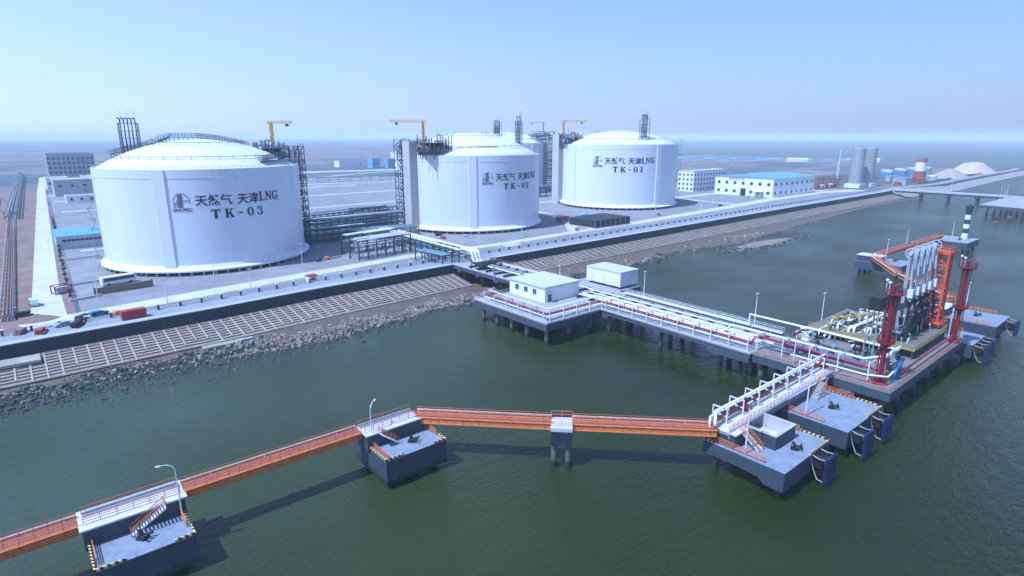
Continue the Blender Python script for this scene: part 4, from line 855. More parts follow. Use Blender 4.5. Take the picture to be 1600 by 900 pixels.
def red_tower(a, c, z1, label, rot):
    t = thing('fire_monitor_tower', label, 'tower', a, c, 7, rot, group='red fire monitor towers'); h = z1 - 7
    b = MB(); b.cyl((0, 0, 0), (0, 0, h - 2), .52, .46, n=14); part('column', b, M_RED, t)
    b = MB(); b.bar((.85, -.36, 0), (.85, -.36, h - 1.5), .09); b.bar((.85, .36, 0), (.85, .36, h - 1.5), .09)
    for k in range(int((h - 2) / .5)): b.bar((.85, -.36, .4 + .5 * k), (.85, .36, .4 + .5 * k), .06)
    for k in range(6): z = 1.5 + k * 3; b.lathe([(.1, 0)], 3) if False else None; b.bar((.6, 0, z), (1.05, 0, z), .1)
    part('ladder', b, M_RED, t)
    b = MB(); b.tube([(-.75, .25, .1), (-.75, .25, h - 1.6)], .16, 7); part('riser_pipe', b, M_RED, t)
    for nm, z, rr in (('landing', h * .42, 1.6), ('top_platform', h - 2, 1.9)):
        b = MB(); b.cyl((0, 0, z), (0, 0, z + .18), rr, n=14); b.cyl((0, 0, z - .8), (0, 0, z), .72, rr * .8, n=14)
        for k in range(14):
            u, w = 2 * math.pi * k / 14, 2 * math.pi * (k + 1) / 14; p, q = (rr * math.cos(u), rr * math.sin(u)), (rr * math.cos(w), rr * math.sin(w))
            b.bar((*p, z + .18), (*p, z + 1.3), .09); b.bar((*p, z + 1.3), (*q, z + 1.3), .09); b.bar((*p, z + .75), (*q, z + .75), .07)
        part(nm, b, M_RED, t)
    b = MB(); b.cyl((0, 0, h - 1.8), (0, 0, h - .3), .35); b.tube([(0, 0, h - .3), (.4, .0, h), (1.2, 0, h + .15)], .17, 8); part('monitor', b, M_RED, t)
    for y in (-1.2, 1.2): b = MB(); b.bar((-1.2, y, h - 1.8), (-1.2, y, h + .6), .1); b.ball((-1.2, y, h + .6), .35, 8); part('lamp', b, M_STEELW, t)
    b = MB(); b.box(-1.4, 1.4, -1.4, 1.4, 0, .3); part('base_plate', b, M_RED, t)
red_tower(-10.7, -158, 28.6, 'dark red fire monitor tower left of the loading arms', -60)
red_tower(32.8, -160.2, 28.4, 'dark red fire monitor tower right of the loading arms', -60)

def loading_arm(a, c, label):
    t = thing('cargo_loader', label, 'loading arm', a, c, 7, group='white marine loading arms')
    b = MB(); b.cyl((0, 0, 0), (0, 0, 12), .55, .5, n=12); b.box(-1, 1, -1, 1, 0, .4); b.bar((0, 0, 4), (0, 2.2, 2.4), .3); part('riser', b, M_STEELG, t)
    b = MB(); b.lattice(-1.0, 1.0, .8, 2.4, 2.4, 12.5, 4, .18); part('support_frame', b, M_DKGREY, t)
    b = MB(); b.tube([(0, -.4, 11.0), (0, -.4, 24.2)], .29, 10); b.tube([(-.55, -.2, 11.5), (-.5, -.3, 24.0)], .13, 6); part('inboard_arm', b, M_ARM, t)
    b = MB()
    for k in range(18):
        u, w = 2 * math.pi * k / 18, 2 * math.pi * (k + 1) / 18; b.bar((.6, -.4 + 1.25 * math.cos(u), 24.2 + 1.25 * math.sin(u)), (.6, -.4 + 1.25 * math.cos(w), 24.2 + 1.25 * math.sin(w)), .22)
    for k in range(6): u = math.pi * k / 3; b.bar((.6, -.4, 24.2), (.6, -.4 + 1.25 * math.cos(u), 24.2 + 1.25 * math.sin(u)), .16)
    b.cyl((-.5, -.4, 24.2), (1.0, -.4, 24.2), .45); part('sheave', b, M_ARM, t)
    b = MB(); b.tube([(1.15, -.4, 24.2), (1.15, -1.3, 15.5), (1.15, -1.5, 12.5)], .27, 10); b.tube([(1.55, -.6, 23.6), (1.55, -1.6, 14)], .10, 6); b.tube([(.75, -.9, 23.0), (.75, -1.6, 13)], .08, 6); part('outboard_arm', b, M_ARM, t)
    b = MB(); b.box(.5, 1.8, -2.0, -.8, 15.2, 15.5); b.box(.5, .75, -2.0, -.8, 13.8, 15.2); b.box(1.55, 1.8, -2.0, -.8, 13.8, 15.2); b.box(.5, 1.8, -2.0, -.8, 13.5, 13.8); part('coupler_frame', b, M_STEELW, t)
    b = MB(); b.tube([(1.15, -1.5, 12.5), (1.15, -1.7, 10.2), (1.15, -2.3, 9.4)], .3, 9); b.cyl((1.15, -2.3, 9.4), (1.15, -2.7, 9.2), .6); part('coupler', b, M_DKGREY, t)
    b = MB(); b.box(-.9, .9, .7, 3.2, 10.2, 13.2); part('counterweight', b, M_BLACK, t)
    b = MB(); b.bar((0, -.3, 12), (0, 2.5, 11.2), .5); b.cyl((-.7, -.3, 11.4), (.7, -.3, 11.4), .85, n=14); part('slewing_joint', b, M_DKGREY, t)
    b = MB(); b.tube([(-.7, 0, .4), (-.7, 0, 6), (-.7, -1.5, 7), (-.7, -1.5, 9)], .16, 6); b.tube([(.9, .6, .4), (.9, .6, 8), (.4, -.2, 9.5)], .14, 6); b.rail([(-1.4, -1.4, 5), (1.4, -1.4, 5), (1.4, 1.0, 5), (-1.4, 1.0, 5), (-1.4, -1.4, 5)], 1.1, 1.4, .08); b.box(-1.4, 1.4, -1.4, 1.0, 4.85, 5); part('service_platform', b, M_STEELG, t)
    rg = random.Random(int(a * 7)); b = MB()
    for q in range(16):
        x, y = rg.uniform(-2, 2), rg.uniform(-2.6, 3); z0_ = rg.uniform(.4, 7); b.tube([(x, y, z0_), (x, y, z0_ + rg.uniform(1.5, 5)), (x + rg.uniform(-1.2, 1.2), y + rg.uniform(-1, 1), z0_ + rg.uniform(3, 6))], rg.uniform(.07, .2), 6)
    for q in range(5): x, y, z = rg.uniform(-1.6, 1.6), rg.uniform(-2.4, 2.6), rg.uniform(2.5, 9.5); b.box(x - .4, x + .4, y - .35, y + .35, z, z + rg.uniform(.5, 1.1))
    part('hydraulic_lines', b, M_BLACK, t)
    b = MB()
    for q in range(7):
        x, y = rg.uniform(-2, 2), rg.uniform(-2.6, 2.6); z = rg.uniform(.3, 5.5); b.tube([(x, y, z), (x, y, z + rg.uniform(1, 3)), (x + rg.uniform(-1, 1), y, z + 3)], rg.uniform(.1, .22), 6)
    part('drain_lines', b, M_STEELW, t)
    return t
for k, lb in enumerate(['first white loading arm next to the left red tower', 'second white loading arm from the left red tower', 'middle one of the five white loading arms', 'second white loading arm from the orange tower', 'white loading arm right beside the orange tower']):
    loading_arm(14.0 + 4.4 * k, -152.5, lb)
t = thing('gangway_tower', 'tall orange lattice gangway tower right of the loading arms', 'tower', 35.6, -153.8, 7, 0)
b = MB(); b.lattice(-1.5, 1.7, -1.9, 1.9, 0, 21.6, 8, .42); part('frame', b, mat('tower_orange', (.62, .105, .03), .5, var=.2), t)
b = MB(); b.lattice(1.75, 2.1, -1.1, 1.1, .5, 21.7, 13, .2); part('gangway', b, mat('gangway_orange', (.62, .13, .04), .5, var=.2), t)
b = MB(); b.box(-1.8, 2.2, -2.2, 2.2, 21.7, 22.4); b.rail([(-1.8, -2.2, 22.4), (2.2, -2.2, 22.4), (2.2, 2.2, 22.4), (-1.8, 2.2, 22.4), (-1.8, -2.2, 22.4)], 1.0, 1.5, .09); part('head', b, MATS['tower_orange'], t)
b = MB(); b.box(-3.5, 3, -3, 3, 3.6, 3.8); b.rail([(-3.5, -3, 3.8), (3, -3, 3.8), (3, 3, 3.8), (-3.5, 3, 3.8), (-3.5, -3, 3.8)], 1.1, 1.5, .1); part('landing', b, MATS['tower_orange'], t)
t = thing('hydraulic_cabinet', 'dark hydraulic cabinet with tall pipes behind the left red tower', 'cabinet', 3.5, -151, 7)
b = MB(); b.box(-2.2, 2.2, -1.2, 1.2, 12.2, 15.2); part('box', b, M_BLACK, t); b = MB()
for x in (-1.9, 1.9):
    for y in (-1, 1): b.bar((x, y, 0), (x, y, 12.2), .25)
part('frame', b, M_STEELG, t)

# ------------------------------------------------------------------ dolphins
ZD, ZC = 5.5, 8.2
FEN_P = None
def hook(a, c, rot, label):
    t = thing('mooring_hook', label, 'mooring hook', a, c, ZD + .01, rot, group='black mooring hooks on the dolphins'); t.scale = (.72, .72, .72)
    b = MB(); b.box(-.8, .8, -.7, .7, 0, .5); b.cyl((0, 0, .5), (0, 0, 1.5), .4, .28); part('base', b, M_BLACK, t)
    for y in (-.5, .0, .5): b = MB(); b.tube([(.2, y * .6, .8), (1.1, y * 1.4, .75), (1.6, y * 1.8, .9), (1.5, y * 1.8, 1.35)], .19, 7); part('hook', b, M_BLACK, t)
    b = MB(); b.cyl((-.3, 0, 1.5), (-.3, 0, 1.9), .42, .3); b.bar((-.6, .5, .5), (-.6, .5, 3.0), .09); part('capstan', b, M_BLACK, t); return t
def dolphin(name, label, a0, a1, c0, c1, dep, hz, rails=(), block=None, stair=None, fenders=(), chamf=False, kerb_open=.35, deck_m=None, piles=True):
    """a0..a1 along the quay, c0 (inland) .. c1 (seaward), deck at ZD"""
    ax, cx = (a0 + a1) / 2, (c0 + c1) / 2; t = thing(name, label, 'dolphin', ax, cx, 0, group=None)
    X0, X1, Y0, Y1 = a0 - ax, a1 - ax, c1 - cx, c0 - cx                 # Y0 seaward
    b = MB(); b.box(X0, X1, Y0, Y1, ZD - .12, ZD); part('deck', b, deck_m or M_DECKB, t)
    b = MB(); e = .04; zb = ZD - dep
    if chamf:
        P = [(Y0 + e, ZD - .124), (Y1 - e, ZD - .124), (Y1 - e, zb + 1.2), (Y1 - 6, zb + 1.2), (Y0 + 4.5, zb + 1.0), (Y0 + 3.2, zb), (Y0 + e, zb)]
        if Y1 - Y0 < 13: P[3] = (Y1 - 3, zb + 1.2)
        n = len(P); b.add([(X0 + e, y, z) for y, z in P] + [(X1 - e, y, z) for y, z in P], [tuple(range(n)), tuple(range(n, 2 * n))[::-1]] + [(i, n + i, n + (i + 1) % n, (i + 1) % n) for i in range(n)])
    else: b.box(X0 + e, X1 - e, Y0 + e, Y1 - e, zb, ZD - .124)
    part('pile_cap', b, M_SIDE, t)
    if piles:
        for x in (X0 + 1.8, (X0 + X1) / 2, X1 - 1.8):
            for y in (Y0 + 1.8, Y1 - 1.8): part('pile', PILE, None, t, loc=(x, y, zb - 4.9 if zb < 4.9 else 0))
    for side, u0, u1 in hz:
        kb = MB()
        if side == 'sea': kb.box(X0 + (X1 - X0) * u0, X0 + (X1 - X0) * u1, Y0, Y0 + .25, ZD + .002, ZD + .3)
        elif side == 'right': kb.box(X1 - .25, X1, Y0 + (Y1 - Y0) * u0, Y0 + (Y1 - Y0) * u1, ZD + .002, ZD + .32)
        elif side == 'left': kb.box(X0, X0 + .25, Y0 + (Y1 - Y0) * u0, Y0 + (Y1 - Y0) * u1, ZD + .002, ZD + .31)
        elif side == 'land': kb.box(X0 + (X1 - X0) * u0, X0 + (X1 - X0) * u1, Y1 - .35, Y1, ZD + .002, ZD + .3)
        part('hazard_kerb', kb, M_HAZ, t)
    for side, u0, u1 in rails:
        b = MB(); X = X0 + .5 if side == 'left' else X1 - .6; y0, y1 = Y0 + (Y1 - Y0) * u0, Y0 + (Y1 - Y0) * u1
        b.rail([(X, y0, ZD), (X, y1, ZD)], 1.15, 1.5, .1, 3); part('railing', b, M_RAILO if side == 'left' else M_ORANGE, t)
    if block:
        bx0, bx1, by0, by1, zt = block; bx0 -= ax; bx1 -= ax; by0 -= cx; by1 -= cx
        b = MB(); b.box(bx0, bx1, by0, by1, ZD - .6, zt - .25); bo = part('upper_block', b, M_SIDE, t)
        b = MB(); b.box(bx0 - .3, bx1 + .3, by0 - .35, by1 + .3, zt - .248, zt); part('landing', b, M_WALK, bo)
    if stair:
        sx0, sy, sx1, w, zt = stair[:5]; SY = len(stair) > 5; n = 13; b = MB()
        if SY: sx0 -= cx; sx1 -= cx; sy -= ax
        else: sx0 -= ax; sx1 -= ax; sy -= cx
        for k in range(n):
            u = k / n; x = sx0 + (sx1 - sx0) * u; dx = (sx1 - sx0) / n; z = zt - (zt - ZD) * (k + .6) / n; b.box(min(x, x + dx * .62), max(x, x + dx * .62), sy - w / 2, sy + w / 2, z, z + .07)
        for y in (sy - w / 2, sy + w / 2): b.bar((sx0, y, zt - .1), (sx1, y, ZD + .1), .08, .16)
        if SY: b.v = [(y, x, z) for x, y, z in b.v]
        st = part('stair', b, M_STEELW, t)
        b = MB()
        for y in (sy - w / 2, sy + w / 2):
            b.bar((sx0, y, zt + 1.1), (sx1, y, ZD + 1.2), .1); b.bar((sx0, y, zt + .6), (sx1, y, ZD + .7), .08)
            for k in range(5): u = k / 4; b.bar((sx0 + (sx1 - sx0) * u, y, zt + (ZD - zt) * u), (sx0 + (sx1 - sx0) * u, y, zt + (ZD - zt) * u + 1.15), .09)
        if SY: b.v = [(y, x, z) for x, y, z in b.v]
        part('handrail', b, M_ORANGE, st)
    for fx in fenders:
        x = fx - ax; b = MB(); b.box(x - 2.0, x + 2.0, Y0 - 2.7, Y0 - 2.2, 1.0, 5.4); b.box(x - 2.0, x + 2.0, Y0 - 2.2, Y0 - 2.12, 1.1, 1.3); f = part('fender', b, M_BLUEP, t)
        b = MB(); b.cyl((x, Y0 - .02, 3.7), (x, Y0 - 2.2, 3.7), 1.15, .85, n=16); b.cyl((x, Y0 - .02, 2.6), (x, Y0 - 2.2, 2.6), .6, .5, n=12); b.box(x - 1.3, x + 1.3, Y0 - 1.6, Y0 - .3, 3.0, 4.5); part('rubber_cone', b, M_RUB, f)
        b = MB()
        for s in (-1, 1):
            b.tube([(x + s * 1.6, Y0 - .02, 5.2), (x + s * 1.7, Y0 - 1.1, 4.95), (x + s * 1.8, Y0 - 2.2, 5.1)], .10, 6)
            b.tube([(x + s * 2.0, Y0 - .02, 4.9), (x + s * 2.1, Y0 - .5, 3.0), (x + s * 2.05, Y0 - 1.3, 1.4), (x + s * 2.0, Y0 - 2.2, 1.2)], .10, 6)
        part('chain', b, M_CHAIN, f)
    return t
HZ_SEA = [('sea', .62, 1.0)]
# berthing dolphins beside the loading platform
dolphin('berthing_dolphin', 'berthing dolphin at left front with a concrete pit and one blue fender', -58.3, -41.7, -146.0, -161, 3.6, [('sea', .55, 1.0), ('right', .05, .62), ('left', .85, 1.0), ('land', 0, .25)], [('left', .25, .95), ('right', .35, .72)], block=(-57.3, -53.5, -151.5, -147, ZC), stair=(-151.3, -54.6, -154.9, 1.4, ZC, 'y'), fenders=[-46.8], chamf=True)
dolphin('berthing_dolphin', 'berthing dolphin left of the loading platform with two blue fenders', -35.9, -19.3, -146.5, -161.8, 3.6, [('sea', .55, 1.0), ('right', .05, .95)], [('left', .3, .95), ('right', .35, .95)], block=(-35.5, -19.5, -150.2, -146.8, ZC), stair=(-22.4, -151.3, -26.2, 1.5, ZC), fenders=[-32.5, -23.0], chamf=True)
dolphin('berthing_dolphin', 'berthing dolphin half hidden right of the loading platform with two blue fenders', 38.6, 50.4, -146.5, -163.2, 3.6, [('right', .3, .9)], [('right', .3, .9)], block=(38.8, 50.2, -150.2, -146.8, ZC), fenders=[41.5, 48.5], chamf=True)
dolphin('berthing_dolphin', 'far right berthing dolphin with a yellow striped edge and one blue fender', 62.2, 78.2, -147, -163.2, 3.6, [('right', .2, .98)], [('right', .2, .98), ('left', .1, .7)], block=(62.4, 70, -150.6, -147.2, ZC), fenders=[75], chamf=True)
# concrete pit on the left berthing dolphin
t = thing('concrete_pit', 'open concrete pit with pale walls on the left front berthing dolphin', 'pit', -49.0, -152.2, ZD + .004)
b = MB()
for x0, x1, y0, y1 in ((-3.6, -3.2, -4.2, 4), (3.2, 3.6, -4.2, 4), (-3.2, 3.2, -4.2, -3.8), (-3.2, 3.2, 3.6, 4)): b.box(x0, x1, y0, y1, 0, 2.5)
part('wall', b, M_SIDE, t); b = MB(); b.box(-3.2, 3.2, -3.8, 3.6, .002, .1)
for x0, x1, y0, y1 in ((-3.198, -3.14, -3.8, 3.6), (3.14, 3.198, -3.8, 3.6), (-3.14, 3.14, -3.798, -3.74), (-3.14, 3.14, 3.54, 3.598)): b.box(x0, x1, y0, y1, .101, 2.499)
part('lining', b, M_CONC, t); b = MB()
for x0, x1, y0, y1 in ((-3.7, -3.1, -4.3, 4.1), (3.1, 3.7, -4.3, 4.1), (-3.1, 3.1, -4.3, -3.7), (-3.1, 3.1, 3.5, 4.1)): b.box(x0, x1, y0, y1, 2.502, 2.65)
part('coping', b, M_COPE, t)
for k, (x, y, lb) in enumerate([(-51.4, -154.2, 'red pump unit inside the open concrete pit'), (-46.8, -147.6, 'red valve unit behind the open concrete pit')]):
    t = thing('pump_unit', lb, 'pump', x, y, ZD + (.12 if k == 0 else 2.7)); b = MB(); b.box(-.9, .9, -.7, .7, 0, .3); part('base', b, M_RED, t); b = MB(); b.box(-.8, .6, -.6, .6, .3, 1.6); b.cyl((.6, 0, .9), (1.3, 0, .9), .45); b.cyl((0, 0, 1.6), (0, 0, 2.1), .3); part('body', b, M_PRED, t)
b = MB(); b.cyl((-49.4, -154.6, ZD + .11), (-49.4, -154.6, ZD + 1.2), 1.1, n=16); b.ball((-49.4, -154.6, ZD + 1.2), 1.1, 12, .5); single('water_tank', b, M_PIPE, 'small white drum inside the open concrete pit', 'drum', -49.4, -154.6, ZD + .11, site=True)
b = MB(); b.cyl((-45.5, -146.6, ZD), (-45.5, -146.6, ZD + 3.4), .7, n=12); b.ball((-45.5, -146.6, ZD + 3.4), .7, 10); b.cyl((-44.2, -146.4, ZD), (-44.2, -146.4, ZD + 2.6), .5, n=12); b.tube([(-45.5, -146.6, ZD + 3.9), (-45.5, -146.6, ZD + 4.4), (-47, -147.2, ZD + 4.4)], .2, 7); single('dark_vessel', b, M_DKGREY, 'pair of dark vessels behind the open concrete pit', 'vessel', -45, -146.5, ZD, site=True)
# mooring dolphins
dolphin('mooring_dolphin', 'mooring dolphin where the orange catwalk bends, in the middle of the water', -105.6, -93.6, -104.6, -116.6, 4.4, [('sea', 0, .28), ('sea', .78, 1.0), ('right', 0, .75), ('left', 0, .55)], [('right', .2, .75), ('left', .0, .5)], block=(-106, -95.5, -111.0, -107.0, ZC), stair=(-104, -111.9, -100.8, 1.3, ZC), chamf=False)
dolphin('mooring_dolphin', 'mooring dolphin at the lower left corner under the orange catwalk', -146.0, -134.4, -104.4, -116.6, 4.4, [('sea', 0, .3), ('sea', .78, 1.0), ('right', 0, .6), ('left', 0, .7)], [('right', .2, .6), ('left', .1, .6)], block=(-146.3, -134.2, -110.4, -105.6, ZC), stair=(-136.8, -111.3, -141.2, 1.3, ZC), chamf=False)
dolphin('mooring_dolphin', 'far mooring dolphin where the orange catwalks meet behind the loading arms', 132.5, 148, -99, -117, 3.4, [], [], block=(132.8, 139, -108.5, -99.5, ZC), chamf=False)
dolphin('mooring_dolphin', 'farthest mooring dolphin carrying the black and white beacon', 221, 243, -101, -118.5, 3.4, [], [], block=None, chamf=False, deck_m=M_PAVE)
for a, c, r_, lb in [(-49.5, -158.3, -60, 'black mooring hook on the left front berthing dolphin'), (-27.8, -155.5, -60, 'black mooring hook on the berthing dolphin left of the loading platform'), (44.5, -156.5, -60, 'black mooring hook on the half hidden berthing dolphin'), (71, -156.3, -60, 'black mooring hook on the far right berthing dolphin'), (-98.8, -113.4, -50, 'black mooring hook on the mooring dolphin in mid water'), (-140.2, -113.0, -50, 'black mooring hook on the lower left mooring dolphin'), (142.5, -111, -60, 'black mooring hook on the far mooring dolphin'), (231, -112.5, -60, 'black mooring hook near the beacon')]:
    hook(a, c, r_, lb)
# pier under the catwalk
t = thing('catwalk_pier', 'small pier on two legs under the middle of the catwalk', 'pier', -76.7, -128.7, 0, -45)
b = MB(); b.box(-1.9, 1.9, -2.5, 2.5, 4.7, 7.2); part('pile_cap', b, M_NAVY, t); b = MB(); b.box(-1.95, 1.95, -1.5, 1.5, 7.204, 8.22); b.box(-1.95, 1.95, -2.2, -1.5, 7.204, 7.9); part('landing', b, M_WALK, t); b = MB(); b.rail([(-1.9, 1.4, 8.22), (1.9, 1.4, 8.22)], 1.3, 1.9, .09); b.rail([(-1.9, -1.4, 8.22), (1.9, -1.4, 8.22)], 1.1, 1.9, .07); part('railing', b, M_RAILO, t)
for x in (-1.2, 1.2):
    for y in (-1.5, 1.5): part('pile', MB().tube([(x * 1.15, y, -3), (x, y, 4.3)], .55, 12), M_PILE, t)

# catwalk bridges
def catwalk(p, q, label, w=2.15, pipe=True, m=None, white=False, z=ZC):
    L = math.hypot(q[0] - p[0], q[1] - p[1]); ang = math.degrees(math.atan2(q[1] - p[1], q[0] - p[0])); t = thing('catwalk', label, 'footbridge', p[0], p[1], z, ang); m = m or M_ORANGE
    b = MB()
    for y in (-w / 2, w / 2):
        b.box(0, L, y - .04, y + .04, -1.05, -.06); b.box(0, L, y - .22, y + .22, -1.16, -1.052); b.box(0, L, y - .22, y + .22, -.058, .02)
        for k in range(int(L / 1.5) + 1): x = min(L, k * 1.5); b.box(x - .03, x + .03, min(y - .16, y + .16), max(y - .16, y + .16), -1.05, -.06)
    for k in range(int(L / 3) + 1): x = min(L, k * 3); b.box(x - .08, x + .08, -w / 2 + .05, w / 2 - .05, -.7, -.4)
    part('girder', b, m, t)
    b = MB(); b.box(0, L, -w / 2 + .23, w / 2 - .23, -.05, .03); part('deck', b, mat('walk_tan', (.36, .11, .06), .7, var=.3) if not white else M_WALK, t)
    b = MB()
    for y in (-w / 2 + .1, w / 2 - .1): b.rail([(0, y, .02), (L, y, .02)], 1.1, 1.5, .06, 3)
    part('railing', b, mat('railing_red', (.50, .14, .06), .5), t)
    if pipe:
        b = MB(); b.tube([(0, w / 2 + .35, .35), (L, w / 2 + .35, .35)], .2, 8)
        for k in range(int(L / 4) + 1): x = min(L - .1, k * 4 + .1); b.bar((x, w / 2, .08), (x, w / 2 + .6, .08), .12)
        part('pipe', b, mat('pipe_pink', (.66, .55, .52), .5), t)
    return t
catwalk((-172, -107.9), (-146.6, -108.0), 'orange catwalk span leaving the picture at the lower left')
catwalk((-134.0, -108.0), (-106.3, -108.4), 'orange catwalk span between the two near mooring dolphins')
catwalk((-95.4, -109.4), (-78.0, -127.4), 'orange catwalk span between the mid water mooring dolphin and the small pier')
catwalk((-75.3, -130.0), (-57.6, -147.9), 'orange catwalk span between the small pier and the left front berthing dolphin')
catwalk((139.2, -105.4), (181, -106.2), 'far orange catwalk span right of the far mooring dolphin')
catwalk((183.5, -106.2), (221, -106.6), 'farthest orange catwalk span ending near the beacon')
catwalk((78, -148.2), (103, -126), 'orange catwalk span rising from the far right berthing dolphin')
catwalk((104.5, -124.6), (132.8, -106.2), 'orange catwalk span reaching the far mooring dolphin behind the arms')
catwalk((50.2, -148.5), (62.4, -148.6), 'short orange catwalk between the two right berthing dolphins')
def slab_walk(a0, a1, c, label, w=3.0, z=ZC):
    t = thing('walkway', label, 'walkway', a0, c, z - .004); L = a1 - a0; 
    b = MB(); b.box(0, L, -w / 2, w / 2, .006, .10); part('deck', b, M_WALK, t); b = MB()
    for y in (-w / 2 + .1, w / 2 - .1): b.rail([(0, y, .1), (L, y, .1)], 1.1, 1.8, .07, 3)
    part('railing', b, M_RAILO, t); b = MB(); b.tube([(0, w / 2 - .5, .5), (L, w / 2 - .5, .5)], .2, 8); b.tube([(0, w / 2 - 1.0, .4), (L, w / 2 - 1.0, .4)], .12, 6); part('pipe', b, M_STEELG, t)
slab_walk(-146, -134.5, -107.9, 'pale walkway with railings on top of the lower left mooring dolphin')
slab_walk(-106, -95.6, -108.6, 'pale walkway with railings on top of the mid water mooring dolphin')
catwalk((-57.5, -148.9), (-14.6, -148.4), 'white walkway across the two left berthing dolphins to the loading platform', 3.2, False, M_STEELG, True)
t = thing('pipe_support', 'row of white goalpost frames carrying pipes along the white walkway', 'pipe rack', -56, -147, ZC)
fm = MB().bar((0, -1.4, 0), (0, -1.4, 2.8), .2).bar((0, 1.4, -1), (0, 1.4, 2.8), .2).bar((0, -1.5, 2.8), (0, 1.5, 2.8), .2).bar((0, -1.4, 1.4), (0, 1.4, 1.4), .22).mesh('frame', M_STEELW)
for k in range(8): part('frame', fm, None, t, loc=(1 + 5.6 * k, 0, 0))
for z, y, r, m, lb in [(11.25, -147.6, .25, M_PIPE, 'thick white pipe on top of the goalpost frames'), (9.8, -146.6, .17, M_PIPE, 'white pipe under the top pipe along the white walkway'), (9.75, -147.6, .15, M_PRED, 'red pipe along the white walkway')]:
    b = MB(); b.tube([(-58.5, y - .6, z - 2.2), (-57.5, y, z), (-14, y, z), (-12.5, y, z - .8)], r, 8); single('process_pipe', b, m, lb, 'pipe', -57, y, ZC, site=True)

# beacon, buoys
t = thing('beacon', 'black and white banded light beacon on the farthest dolphin', 'beacon', 236, -113.3, ZD)
zz = [0, 3.2, 5.6, 8, 10.4, 12.8, 17.2]
for k in range(6): part('band', MB().cyl((0, 0, zz[k] + .002), (0, 0, zz[k + 1]), 1.45 - .03 * k if k < 5 else 1.3, 1.42 - .03 * k if k < 5 else 1.75, n=18), M_WALLW if k % 2 == 0 else M_GREEN, t)
part('lantern', MB().cyl((0, 0, 17.2), (0, 0, 17.5), 1.9).cyl((0, 0, 17.5), (0, 0, 18.4), .4), M_GREEN, t)
for a, c, lb in [(370, -99.7, 'left one of the two small buoys near the far pier'), (410.6, -99.2, 'right one of the two small buoys near the far pier')]:
    t = thing('buoy', lb, 'buoy', a, c, 0, group='small buoys near the far pier'); part('float', MB().cyl((0, 0, -.6), (0, 0, 1.1), 1.5, 1.4).cyl((0, 0, 1.1), (0, 0, 1.6), 1.4, .8), mat('buoy_orange', (.20, .08, .04), .5), t); part('mast', MB().lattice(-.5, .5, -.5, .5, 1.6, 4.0, 2, .14).ball((0, 0, 4.4), .6, 8), M_DKGREY, t)

# ------------------------------------------------------------------ lamp posts
def lamp(a, c, z, h, label, rot=0, curved=False, grp='lamp posts'):
    t = thing('lamp_post', label, 'lamp post', a, c, z, rot, group=grp)
    b = MB()
    if curved: b.tube([(0, 0, 0), (0, 0, h - 1.2), (.25, 0, h - .5), (.9, 0, h - .1), (1.8, 0, h)], .09, 8, True, [.12, .085, .08, .07, .06]); hx = 1.8
    else: b.tube([(0, 0, 0), (0, 0, h)], .1, 8, True, [.16, .09]); b.bar((-.3, 0, h - .1), (.3, 0, h - .1), .08); hx = .25
    part('pole', b, M_STEELW, t); part('lamp_head', MB().box(hx - .1, hx + .5, -.15, .15, h - .14, h + .02), M_STEELW, t)
    if not curved: part('lamp_head', MB().box(-hx - .4, -hx + .05, -.15, .15, h - .14, h + .02), M_STEELW, t)
lamp(-105.0, -110.6, ZD, 8.0, 'curved white lamp post on the mid water mooring dolphin', 40, True)
lamp(-134.9, -110.8, ZD, 8.4, 'curved white lamp post on the lower left mooring dolphin', 170, True)
lamp(-57.4, -153.6, ZD, 9.6, 'tall white lamp post on the left front berthing dolphin')
lamp(-34.9, -153.6, ZD, 10.5, 'tall white lamp post on the berthing dolphin left of the loading platform')
for a, c, z, h, lb in [(6.2, -43.7, 7, 6.5, 'white lamp post on the approach trestle'), (7.6, -81.5, 7, 8.5, 'white lamp post beside the switch house'), (5.4, -121, 7, 9.5, 'white lamp post on the right of the pipe trestle'), (-13.8, -141, 7, 8, 'white lamp post on the left edge of the loading platform'), (20, -132.6, 7, 9.5, 'white lamp post behind the white manifold pipes'), (37.0, -158, 7, 9, 'white lamp post behind the right red tower'),
                       (82 - 4, -152, ZD, 8.5, 'white lamp post on the far right berthing dolphin'), (144.4, -107, ZD, 9, 'white lamp post on the far mooring dolphin'), (231.8, -108.9, ZD, 9, 'white lamp post near the beacon'), (176, -104.8, ZC, 7, 'white lamp post halfway along the far catwalk')]:
    lamp(a, c, z, h, lb)
for a, c, lb in [(-129.7, 32, 'lamp post beside the low brown wall'), (-113.2, 13.2, 'lamp post on the shore road near the dark red container'), (-93.5, 36, 'lamp post in front of the left half of the nearest tank'), (-88.4, 10, 'lamp post on the promenade before the nearest tank'), (-56.5, 46.8, 'lamp post in front of the right half of the nearest tank'), (-27.5, 37, 'lamp post between the nearest tank and the front rack'), (-24.1, 14.6, 'lamp post behind the fence near the jetty'),
                 (17.9, 22.2, 'lamp post right of the jetty entrance'), (60, 40, 'lamp post before the middle tank'), (93.1, 74.2, 'lamp post between the middle and farther tanks'), (202.8, 60, 'lamp post before the farther tank'), (236.7, 45, 'lamp post right of the farther tank'), (275, 60, 'lamp post in front of the white office block'), (330, 58, 'lamp post left of the blue roofed hall'), (395, 50, 'lamp post in front of the blue roofed hall'), (440, 45, 'lamp post right of the blue roofed hall')]:
    lamp(a, c, 6, 8.6, 'pale ' + lb, grp='lamp posts in the plant')

